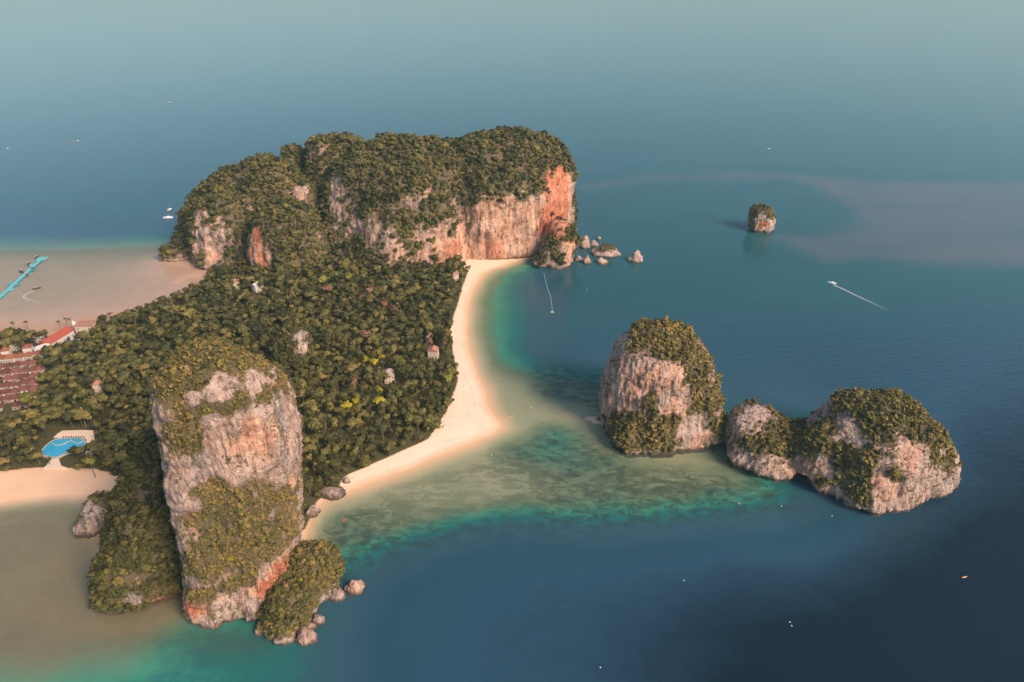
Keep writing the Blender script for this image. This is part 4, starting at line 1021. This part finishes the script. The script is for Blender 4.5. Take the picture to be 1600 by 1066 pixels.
house('resort_hall', 'long hall with a bright red tiled roof beside the mud flat', 'building', 92, 538, R(-14), 11, 30, 5, 4.5, 'gable', M_wallw, M_red)
house('resort_building', 'flat-roofed cream building beside the white tower, right of the red-roofed hall', 'building', 138, 521, R(4), 16, 10, 8, 1, 'flat', M_wallc, M_pinkroof, storeys=2)
house('resort_building', 'white block in front of the cream building, half hidden by trees', 'building', 121, 541, R(-10), 10, 10, 6.5, 2.2, 'hip', M_wallw, M_wallw, storeys=2)
house('annex_building', 'low building with a blue-grey roof right of the cream building', 'building', 158, 516, R(5), 9, 7, 4.5, 1.6, 'hip', M_wallw, M_greyroof)
p = gp(121, 522); t = thing('white_tower', 'slim white turret with a pointed cap at the left end of the cream building', 'tower', (p[0], p[1], 1.5))
MB().lathe([(1.9, -0.5), (1.8, 9.0), (2.1, 9.3), (2.1, 10.2)], 10).build('wall', M_wallw, t); MB().lathe([(2.2, 10.203), (1.2, 12.0), (0.08, 13.6)], 10).build('roof', M_wallw, t)
house('villa', 'villa with pale grey roof in front of the red-roofed hall', 'house', 70, 553, R(-40), 8, 14, 4.5, 2.4, 'hip', M_wallw, M_greyroof)
house('villa', 'orange-roofed villa at the left edge of the picture behind the trees', 'house', 4, 536, R(10), 11, 16, 6, 3.2, 'hip', M_wallw, M_orange)
for k, (x, y, lab) in enumerate([(8,570,'orange-roofed bungalow, leftmost of the row behind the maroon roofs'), (21,569,'second orange-roofed bungalow from the left in the row behind the maroon roofs'), (36,567,'third orange-roofed bungalow in the row behind the maroon roofs'),
        (50,565,'fourth orange-roofed bungalow in the row behind the maroon roofs'), (65,562,'orange-roofed bungalow at the right end of the row, under the trees')]):
    house('bungalow', lab, 'bungalow', x, y, R(6 - 2*k), 7.5, 7, 4.2, 2.6, 'hip', M_wallw, M_orange, 'orange-roofed bungalows')
for (x, y, lab, w_) in [(27,550,'small orange roof poking out of the trees above the bungalow rows', 6.5), (14,561,'lone orange-pink roof above the leftmost bungalow of the orange row', 6.5), (48,556,'small dull red roof in the trees left of the grey-roofed villa', 7),
        (65,536,'orange roof in the trees left of the red-roofed hall', 7.5), (30,541,'rusty orange roof in the trees near the left edge', 6)]:
    house('bungalow', lab, 'bungalow', x, y, R(20), w_, w_, 6.8, 2.4, 'hip', M_wallw, M_orange, 'roofs among the trees')
# rows of maroon bungalows
p0 = gp(3, 583)[:2]; ux = (gp(58, 577)[:2] - p0); nx_ = 6; ux = ux / 4.3
vy = (gp(2, 650)[:2] - p0) / 6.4
nb = 0; row_n = {}
for j in range(7):
    for i in range(5, -4, -1):
        q = p0 + ux * i + vy * j + rng.uniform(-1.0, 1.0, 2)
        d = np.array([q[0], q[1], 4 - CAM_H]); dz = d[1] * CS - d[2] * SN; px = 800 + FPX * d[0] / dz
        lim = 66 - 2.0 * j
        if px < -14 or px > lim or rng.random() < 0.08: continue
        ORD = ['first','second','third','fourth','fifth','sixth','seventh','eighth','ninth','tenth']; row_n[j] = row_n.get(j, -1) + 1
        house('bungalow', 'maroon-roofed bungalow, %s from the right in the %s row below the orange roofs' % (ORD[row_n[j]], ORD[j]), 'bungalow', 0, 0, math.atan2(ux[1], ux[0]) + R(90) * ((i + j) % 2), 5.4, 6.2, 3.0, 2.8, 'hip', M_wallc, M_maroon, 'maroon-roofed bungalow rows', (q[0], q[1], 0)); nb += 1
print('bungalows', nb)
house('pavilion', 'grey thatched pavilion with a tiered roof in the wood behind the beach', 'pavilion', 609, 600, R(15), 8.5, 9.0, 7.0, 5.0, 'tier', M_wallc, M_thatch, storeys=2)
house('cottage', 'cottage with a salmon-pink roof beside the curved beach', 'house', 678, 561, R(-8), 9, 6.5, 8.0, 2.6, 'gable', M_wallc, M_pinkroof)
house('cottage', 'small pink roof in the trees up-slope of the salmon-roofed cottage', 'house', 671, 538, R(10), 5, 5, 9.0, 2.4, 'hip', M_wallc, M_pinkroof)
house('cottage', 'pink-roofed hut at the top of the curved beach under the cliff', 'house', 712, 440, R(10), 7, 6, 8.5, 2.8, 'hip', M_wallc, M_pinkroof)
house('cottage', 'pink roof in the trees below the small orange cliff of the headland', 'house', 370, 455, R(10), 8, 6, 9.5, 2.6, 'hip', M_wallc, M_pinkroof)
house('cottage', 'pale grey roof in the trees right of the pink roof below the headland', 'house', 405, 460, R(-30), 5, 11, 9.0, 2.2, 'gable', M_wallw, M_greyroof)
house('cottage', 'salmon roof standing alone in the wood left of the foreground tower', 'house', 159, 619, R(15), 6.5, 6, 9.5, 2.6, 'hip', M_wallc, M_pinkroof)

# --- pool and terrace
PO = gp2([(66,714),(74,704),(84,695),(96,692),(110,692),(126,691),(134,694),(135,701),(133,708),(124,711),(112,712),(100,716),(92,721),(80,719),(70,718)])
def smooth_poly(P, n=3):
    for _ in range(n):
        Q = np.roll(P, -1, 0); P = np.stack([P * .75 + Q * .25, P * .25 + Q * .75], 1).reshape(-1, 2)
    return P
PO = smooth_poly(PO, 2); pc = PO.mean(0)
M_pool = NT('pool_water')
_pn = M_pool.noise(M_pool.pos(), 0.25, 3.0)
M_pool = M_pool.surf(M_pool.n('BsdfPrincipled', {'Base Color': M_pool.mix(_pn, (0.03, 0.27, 0.46), (0.045, 0.36, 0.52)), 'Roughness': 0.12, 'Specular IOR Level': 0.5}).outputs[0])
M_stone = plain('pale_paving', (0.66, 0.50, 0.38), 0.8, 0.18, 0.8)
M_cope = plain('coping', (0.42, 0.36, 0.28), 0.8, 0.2, 0.8)
POOLZ = 3.7
t = thing('swimming_pool', 'curving bright blue swimming pool behind the left-hand beach', 'pool', (pc[0], pc[1], POOLZ))
def flat(poly, z): return [(x - pc[0], y - pc[1], z) for x, y in poly]
nP = len(PO); dirn = PO - pc; outp = pc + dirn * (1 + 0.9 / np.linalg.norm(dirn, axis=1, keepdims=True))
MB().add(flat(PO, 0.15), [tuple(range(nP))]).build('water', M_pool, t)
vv = flat(PO, 0.30) + flat(outp, 0.30) + flat(outp, -1.5) + flat(PO, 0.0)
ff = []
for i in range(nP):
    j = (i + 1) % nP; ff += [(i, j, nP + j, nP + i), (nP + i, nP + j, 2*nP + j, 2*nP + i), (3*nP + i, 3*nP + j, j, i)]
MB().add(vv, ff).build('coping', M_cope, t)
dv = gp2([(84,698),(87,701.5),(94,702.5),(103,700),(109,696.5),(114,694.5),(117,697),(121,699),(128,698.5),(133,695)])
for _ in range(2): dv = np.vstack([dv[:1], np.stack([dv[:-1] * .75 + dv[1:] * .25, dv[:-1] * .25 + dv[1:] * .75], 1).reshape(-1, 2), dv[-1:]])
MB().tube([(x - pc[0], y - pc[1], 0.2) for x, y in dv], 0.4, 6).build('divider', M_cope, t)
TE = gp2([(86,690),(92,684),(100,679),(134,678),(149,679),(150,700),(146,718),(136,716),(138,702),(137,692),(126,689.5),(108,690)])
def prism(poly, z0, z1, name, mat, parent):
    n = len(poly); c = np.array(parent.location[:2])
    v = [(x - c[0], y - c[1], z0) for x, y in poly] + [(x - c[0], y - c[1], z1) for x, y in poly]
    return MB().add(v, [tuple(range(n-1, -1, -1)), tuple(range(n, 2*n))] + [(i, (i+1) % n, n + (i+1) % n, n + i) for i in range(n)]).build(name, mat, parent)
def ccw(P):
    a = np.sum(P[:, 0] * np.roll(P[:, 1], -1) - np.roll(P[:, 0], -1) * P[:, 1]); return P if a > 0 else P[::-1]
te = thing('terrace', 'pale paved sun terrace wrapping round the far side of the pool', 'terrace', (TE[:, 0].mean(), TE[:, 1].mean(), 0)); prism(ccw(TE), 1.0, POOLZ + 0.12, 'paving', M_stone, te)
PA = gp2([(80,722),(94,722),(98,733),(108,737),(70,737),(76,732)])
pa = thing('beach_steps', 'pale paved ramp leading from the pool down to the sand', 'ramp', (PA[:, 0].mean(), PA[:, 1].mean(), 0)); prism(ccw(PA), 0.2, 3.3, 'paving', M_stone, pa)
for k in range(9):
    p = gp(99 + k * 4.0, 684.5 - (k % 2) * 0.5, POOLZ + 0.12)
    lo = thing('sun_lounger', 'dark sun lounger beyond the pool, %s from the left' % ['first','second','third','fourth','fifth','sixth','seventh','eighth','ninth'][k], 'sun lounger', tuple(p), R(8), 'sun loungers by the pool')
    MB().box(-.38, .38, -.9, .45, .28, .42).build('seat', M_wood, lo)
    MB().add([(-.38,.45,.28),(.38,.45,.28),(.38,1.05,.85),(-.38,1.05,.85),(-.38,.45,.42),(.38,.45,.42),(.38,1.0,.98),(-.38,1.0,.98)], [(3,2,1,0),(4,5,6,7),(0,1,5,4),(1,2,6,5),(2,3,7,6),(3,0,4,7)]).build('backrest', M_wood, lo)
    for (lx, ly) in ((-.33,-.85),(.33,-.85),(-.33,.4),(.33,.4)): MB().box(lx-.04, lx+.04, ly-.04, ly+.04, 0, .28).build('leg', M_wood, lo)

# ------------------------------------------------------------------ boats, pier, buoys
M_hull = plain('white_hull', (0.80, 0.80, 0.78), 0.35, 0.05, 0.5, 0.5)
M_cabin = plain('boat_canopy', (0.34, 0.28, 0.26), 0.5, 0.1, 0.5)
M_dark = plain('dark_trim', (0.05, 0.05, 0.055), 0.5, 0.2, 0.5)
M_turq = plain('turquoise_floats', (0.035, 0.27, 0.30), 0.55, 0.18, 0.5, 0.3)
M_turq2 = plain('pale_turquoise_deck', (0.12, 0.40, 0.42), 0.6, 0.15, 0.5, 0.3)
M_redk = plain('red_plastic', (0.55, 0.06, 0.05), 0.45, 0.1, 0.5, 0.4)
M_orangek = plain('orange_plastic', (0.75, 0.33, 0.10), 0.45, 0.1, 0.5, 0.4)
M_buoy = plain('white_buoy', (0.78, 0.77, 0.74), 0.5, 0.1, 0.5, 0.3)
def hull_mesh(L, W, H, mat, name='hull', sharp=1.0):
    st = []; n = 9
    for k in range(n):
        u = k / (n - 1); x = -L/2 + L * u
        wd = W/2 * (1 - max(0, (u - 0.45) / 0.55) ** 2.0 * sharp) * (0.9 + 0.1 * min(1, u * 4)); wd = max(wd, 0.03)
        sheer = H * (1 + 0.35 * u * u)
        st += [(x, -wd, sheer), (x, -wd * 0.8, 0.0), (x, 0, -0.3), (x, wd * 0.8, 0.0), (x, wd, sheer), (x, wd * .82, sheer * .72), (x, -wd * .82, sheer * .72)]
    f = []
    for k in range(n - 1):
        for i in range(7): j = (i + 1) % 7; f.append((k*7 + i, k*7 + j, k*7 + 7 + j, k*7 + 7 + i))
    f += [tuple(range(6, -1, -1)), tuple(range((n-1)*7, n*7))]
    return MB().add(st, f).mesh(name, mat)
def motorboat(name, label, x, y, L, rz, cabin=True, canopy=False, group=None, hm_=None):
    p = gp(x, y); t = thing(name, label, 'boat', (p[0], p[1], 0.05), rz, group)
    W = L * 0.30; H = L * 0.10
    link('hull', hull_mesh(L, W, H, hm_ or M_hull), t)
    b = MB()
    if cabin:
        b.add([(-L*.18,-W*.33,H*.75),(L*.2,-W*.3,H*.75),(L*.2,W*.3,H*.75),(-L*.18,W*.33,H*.75),(-L*.15,-W*.28,H*2.1),(L*.08,-W*.25,H*2.1),(L*.08,W*.25,H*2.1),(-L*.15,W*.28,H*2.1)],
              [(3,2,1,0),(4,5,6,7),(0,1,5,4),(1,2,6,5),(2,3,7,6),(3,0,4,7)])
        cb = b.build('cabin', M_hull, t)
        ws = MB().add([(L*.203,-W*.26,H*1.1),(L*.203,W*.26,H*1.1),(L*.12,W*.23,H*1.95),(L*.12,-W*.23,H*1.95)], [(0,1,2,3)]).build('windscreen', M_glass, cb)
    if canopy:
        MB().box(-L*.3, L*.2, -W*.42, W*.42, H*2.6, H*2.75).build('canopy', M_cabin, t)
        for sx in (-.28, .18):
            for sy in (-.38, .38): MB().box(L*sx-.05, L*sx+.05, W*sy-.05, W*sy+.05, H*.75, H*2.6).build('post', M_dark, t)
    MB().box(-L*.56, -L*.47, -W*.12, W*.12, -0.1, H*1.3).build('outboard_motor', M_dark, t)
    return t
motorboat('speedboat', 'white speedboat with a wake racing across open water below the lone islet', 1300, 443, 9.5, R(150), True, False)
motorboat('motor_yacht', 'long white motor yacht moored left of the headland, nearer of the two', 263, 341, 14, R(185), True, False)
motorboat('tour_boat', 'squat white boat with a canopy moored left of the headland, farther of the two', 265, 328, 8.5, R(70), True, True)
motorboat('ferry_boat', 'tiny white boat on the far water at the upper left', 265, 161, 9, R(10), True, True, None, M_cabin)
motorboat('ferry_boat', 'tiny white boat heading right, near the left edge of the far water', 122, 221, 8, R(0), True, False, None, M_cabin)
motorboat('ferry_boat', 'tiny boat at the very left edge of the far water', 12, 233, 7, R(0), True, False, None, M_cabin)
motorboat('ferry_boat', 'speck of a boat on the far water above the lone islet', 1201, 233, 7, R(0), True, False, None, M_cabin)
motorboat('longtail_boat', 'small dark boat trailing a hooked wake beside the turquoise pier', 58, 451, 8, R(35), False, True, None, M_wood)
def foam_material():
    t = NT('foam'); p = t.pos()
    n = t.noise(p, 0.5, 5.0, 0.65)
    a = t.math('MULTIPLY', t.attr('fade'), t.ramp(n, [(0.25, 0.25), (0.6, 1.0)]))
    d = t.n('BsdfDiffuse', {'Color': (0.72, 0.74, 0.74, 1)}).outputs[0]
    return t.surf(t.n('MixShader', {0: a, 1: t.n('BsdfTransparent').outputs[0], 2: d}).outputs[0])
M_foam = foam_material()
def wake(label, pts, w0, w1, f0, f1):
    P = gp2(pts); n = 24; s = np.linspace(0, 1, n); seg = np.linspace(0, 1, len(P))
    C = np.column_stack([np.interp(s, seg, P[:, 0]), np.interp(s, seg, P[:, 1])])
    for _ in range(3): C[1:-1] = (C[:-2] + 2 * C[1:-1] + C[2:]) / 4
    d = np.gradient(C, axis=0); d /= np.linalg.norm(d, axis=1, keepdims=True); nn = np.column_stack([-d[:, 1], d[:, 0]])
    wd = np.interp(s, [0, 1], [w0, w1])[:, None]
    cols = [(-1, 0), (-.5, .8), (0, 1), (.5, .8), (1, 0)]
    V = np.concatenate([np.column_stack([C + nn * wd * c, np.full(n, 0.006 + 0.04 * k)]) for c, k in cols])
    fade = np.concatenate([np.interp(s, [0, 1], [f0, f1]) * k for c, k in cols])
    i = np.arange(n - 1); F = np.concatenate([np.column_stack([k*n + i, k*n + i + 1, (k+1)*n + i + 1, (k+1)*n + i]) for k in range(4)])
    tag(link('foam_wake', np_mesh('foam_wake', V, F, {'fade': fade}, True, [M_foam])), label, 'wake', None, 'stuff')
wake('long straight white wake behind the speedboat', [(1302,445),(1320,453),(1340,463),(1360,472),(1390,486)], 1.0, 2.6, 0.8, 0.02)
wake('hooked white wake beside the turquoise pier', [(54,454),(46,457),(39,461),(36,464),(40,467),(50,470),(64,473)], 0.9, 2.2, .95, 0.05)
wake('faint wake behind the boat on the far left water', [(119,221),(112,221),(102,222)], 2.0, 4.0, .5, .05)
wake('faint wake behind the tiny boat at the upper left', [(262,161),(258,160.5),(252,160)], 2.0, 4.0, .5, .05)

# floating pier of plastic pontoons
a, b = gp(66, 404)[:2], gp(-40, 502)[:2]; L = np.hypot(*(b - a)); dv_ = (b - a) / L; pr_ = np.array([-dv_[1], dv_[0]])
pier = thing('floating_pier', 'turquoise floating pontoon pier running out over the mud flat', 'pier', (a[0], a[1], 0), math.atan2(dv_[1], dv_[0]))
seg_m = MB().box(0.06, 4.94, -2.6, 2.6, -0.3, 0.55).mesh('pontoon', M_turq); top_m = MB().box(0.1, 4.9, -1.9, 1.9, 0.553, 0.75).mesh('deck', M_turq2)
for k in range(int(L / 5)):
    s_ = link('pontoon', seg_m, pier, (k * 5.0, rng.uniform(-.25, .25), 0)); link('deck', top_m, s_)
rail = MB().box(-.06, .06, -.06, .06, 0.5, 1.7).mesh('post', M_dark)
for k in range(0, int(L / 5), 2):
    for sy in (-2.4, 2.4): link('post', rail, pier, (k * 5.0, sy, 0))
MB().box(-3, 6, -5.5, 5.5, -0.28, 0.62).build('landing_stage', M_turq2, pier)
for (k, sy) in ((4, -4.4), (7, 4.6), (10, 4.2), (15, -4.8), (15.5, 4.6), (18, 4.0)):
    MB().box(k*5-2.6, k*5+2.6, sy-1.7, sy+1.7, -0.3, 0.6).build('side_platform', M_turq if k % 2 else M_turq2, pier)
for k, (x, y, lab) in enumerate([(57,403,'dark boat tied across the outer end of the turquoise pier'), (45,413,'pink-roofed boat tied to the far side of the turquoise pier'), (43,430,'dark boat tied to the near side of the turquoise pier, third from the outer end'), (51,420,'dark boat tied to the near side of the turquoise pier close to its outer end'), (34,425,'boat tied to the far side of the turquoise pier, halfway along')]):
    motorboat('longtail_boat', lab, x, y, 9, math.atan2(dv_[1], dv_[0]) + 0.2 * k, False, True, 'boats tied to the pier', M_wood)

def kayak(label, x, y, L, rz, mat):
    p = gp(x, y); t = thing('kayak', label, 'kayak', (p[0], p[1], 0.02), rz)
    b = MB(); st = []; n = 11
    for k in range(n):
        u = k / (n - 1); wd = max(0.03, 0.42 * math.sin(math.pi * u) ** 0.7); up = 0.32 + 0.25 * abs(u - .5) ** 2
        st += [(-L/2 + L*u, wd*math.cos(6.283*i/8), 0.1 + 0.25*math.sin(6.283*i/8)*(0.4 + math.sin(math.pi*u))) for i in range(8)]
    f = [(k*8+i, k*8+(i+1) % 8, k*8+8+(i+1) % 8, k*8+8+i) for k in range(n-1) for i in range(8)] + [tuple(range(7,-1,-1)), tuple(range((n-1)*8, n*8))]
    MB().add(st, f).build('hull', mat, t, True)
    MB().lathe([(0.28, 0.33), (0.34, 0.42), (0.26, 0.44)], 10).build('cockpit_rim', M_dark, t)
    return t
kayak('small red kayak on the shallow reef beside the lower end of the beach', 538, 813, 3.8, R(20), M_redk)
kayak('orange kayak alone on the dark water at the lower right', 1507, 902, 4.0, R(15), M_orangek)
kayak('orange kayak on the sandy shallows off the beach tip', 796, 652, 4.2, R(5), M_orangek)
bf = MB().lathe([(0.1,-.4),(.5,-.25),(.62,.05),(.5,.4),(.22,.6)], 12).mesh('float', M_buoy, True); bt = MB().lathe([(.14,.5),(.14,.75),(.2,.78),(.2,.9)], 8).mesh('ring', M_dark)
for (x, y, lab) in [(1300,806,'white mooring buoy in deep water below the sea cave'), (1221,791,'white mooring buoy at the edge of the reef left of the sea cave'), (1155,787,'white mooring buoy over the green shallows below the twin islet'),
                    (1069,907,'white mooring buoy alone in the middle of the deep blue water'), (1234,972,'white mooring buoy, upper of the close pair in the deep water'), (1237,978,'white mooring buoy, lower of the close pair in the deep water'),
                    (938,1043,'pale buoy lowest in the picture on the deep water'), (830,637,'white buoy over the sandbar between beach and dome islet'), (768,711,'white float on the reef just below the beach tip'),
                    (917,453,'pale buoy off the headland rocks')]:
    p = gp(x, y); t = thing('mooring_buoy', lab, 'buoy', (p[0], p[1], 0)); c = link('float', bf, t); r_ = link('ring', bt, t)
    c.scale = (.62,)*3; r_.scale = (.62,)*3
P = gp2([(850,428),(853,442),(857,456),(860,462),(862,475),(863,488)]); t = thing('swim_line', 'thin line of floats running from the headland into the bay', 'buoy line', (P[0][0], P[0][1], 0))
C = [(q[0] - P[0][0], q[1] - P[0][1], 0.08) for q in P]; MB().tube(C, 0.09, 5).build('rope', M_buoy, t)
sf = MB().lathe([(.15,-.3),(.42,-.1),(.42,.25),(.15,.4)], 8).mesh('float', M_turq2, True)
cum = np.linspace(0, 1, 22); sg = np.linspace(0, 1, len(C))
for u in cum: link('float', sf, t, (float(np.interp(u, sg, [c[0] for c in C])), float(np.interp(u, sg, [c[1] for c in C])), 0.05))
MB().box(-1.8, 1.8, -1.8, 1.8, -.2, .5).build('raft', plain('green_raft', (0.14, 0.40, 0.22), 0.6), t).location = C[-1]

# ------------------------------------------------------------------ people on the sand
def person_mesh(seed, top, bottom):
    r = random.Random(seed)
    V = [(0,0,.93),(0,0,1.18),(0,0,1.42),(0,0,1.53),(0,0,1.68)]; Rd = [.15,.14,.15,.06,.105]; E = [(0,1),(1,2),(2,3),(3,4)]
    sw = r.uniform(-.16, .16)
    for s in (-1, 1):
        n = len(V); V += [(s*.1, 0, .9), (s*.11, sw*s, .5), (s*.11, sw*s*1.6 + .02, .08), (s*.11, sw*s*1.6 - .12, .04)]; Rd += [.095, .065, .045, .04]; E += [(0, n), (n, n+1), (n+1, n+2), (n+2, n+3)]
        n = len(V); V += [(s*.2, 0, 1.40), (s*.27, -sw*s*.6, 1.12), (s*.27, -sw*s - .08, .86), (s*.27, -sw*s - .12, .77)]; Rd += [.06, .045, .035, .04]; E += [(2, n), (n, n+1), (n+1, n+2), (n+2, n+3)]
    me = bpy.data.meshes.new('p'); me.from_pydata(V, E, []); o = bpy.data.objects.new('p', me); COL.objects.link(o)
    o.modifiers.new('skin', 'SKIN'); sv = me.skin_vertices[0].data
    for i, q in enumerate(Rd): sv[i].radius = (q, q * .8)
    sv[0].use_root = True
    sd = o.modifiers.new('sub', 'SUBSURF'); sd.levels = 1
    ev = o.evaluated_get(bpy.context.evaluated_depsgraph_get()); m2 = bpy.data.meshes.new_from_object(ev); bpy.data.objects.remove(o)
    m2.name = 'body'; m2.materials.clear()
    for m in (M_skin, top, bottom, M_hair): m2.materials.append(m)
    for pl in m2.polygons:
        z = pl.center.z; x = abs(pl.center.x)
        pl.material_index = 3 if z > 1.70 else (1 if 1.0 < z < 1.45 and x < .2 else (2 if .6 < z <= 1.0 and x < .2 else 0)); pl.use_smooth = True
    return m2
M_skin = plain('skin', (0.45, 0.27, 0.18), 0.6, 0.1, 1.0); M_hair = plain('hair', (0.03, 0.02, 0.015), 0.6, 0.1, 1.0)
cl = [plain('dark_cloth', (0.04, 0.04, 0.06), 0.9), plain('red_cloth', (0.45, 0.05, 0.05), 0.9), plain('blue_cloth', (0.05, 0.10, 0.25), 0.9), plain('white_cloth', (0.7, 0.7, 0.7), 0.9)]
PM = [person_mesh(1, cl[0], cl[2]), person_mesh(2, cl[1], cl[0]), person_mesh(3, cl[3], cl[0])]
for k, (x, y, lab) in enumerate([(725,607,'person in dark clothes walking on the upper beach below the trees'), (689,671,'person in a red top on the sand left of the beach tip'), (666,690,'person in dark clothes on the middle of the lower beach'), (665.5,691,'person in a white top beside the one in dark clothes on the lower beach'),
        (607,736,'person in a red top near the water at the lower end of the beach'), (741,640,'person in a white top in the middle of the wide sand'), (733,652,'person in dark clothes in the middle of the wide sand'), (705,655,'person in dark clothes near the bushes above the wide sand'), (700,640,'person in a white top at the edge of the bushes above the wide sand')]):
    col = 1 if 'red' in lab else (2 if 'white' in lab else 0)
    p = gp(x, y); t = tag(link('person', PM[col], None, (p[0], p[1], float(land_z(np.array([p[:2]]))[0][0])), k * 1.1), lab, 'person', 'people on the beach')

# ------------------------------------------------------------------ haze
hz = MB().box(-9000, 9000, -1500, 15000, -31, 338)
hm = bpy.data.materials.new('haze'); hm.use_nodes = True; ht = hm.node_tree; ht.nodes.clear()
ho = ht.nodes.new('ShaderNodeOutputMaterial'); pv = ht.nodes.new('ShaderNodeVolumePrincipled')
pv.inputs['Color'].default_value = (0.52, 0.88, 0.87, 1); pv.inputs['Density'].default_value = 0.00006; pv.inputs['Anisotropy'].default_value = 0.3
ht.links.new(pv.outputs[0], ho.inputs['Volume'])
tag(hz.build('haze', hm), 'thin sea haze over the whole bay', 'haze', None, 'stuff')
print('tris approx', TRI['n'] + len(TF) * 2 + len(SF) * 2)
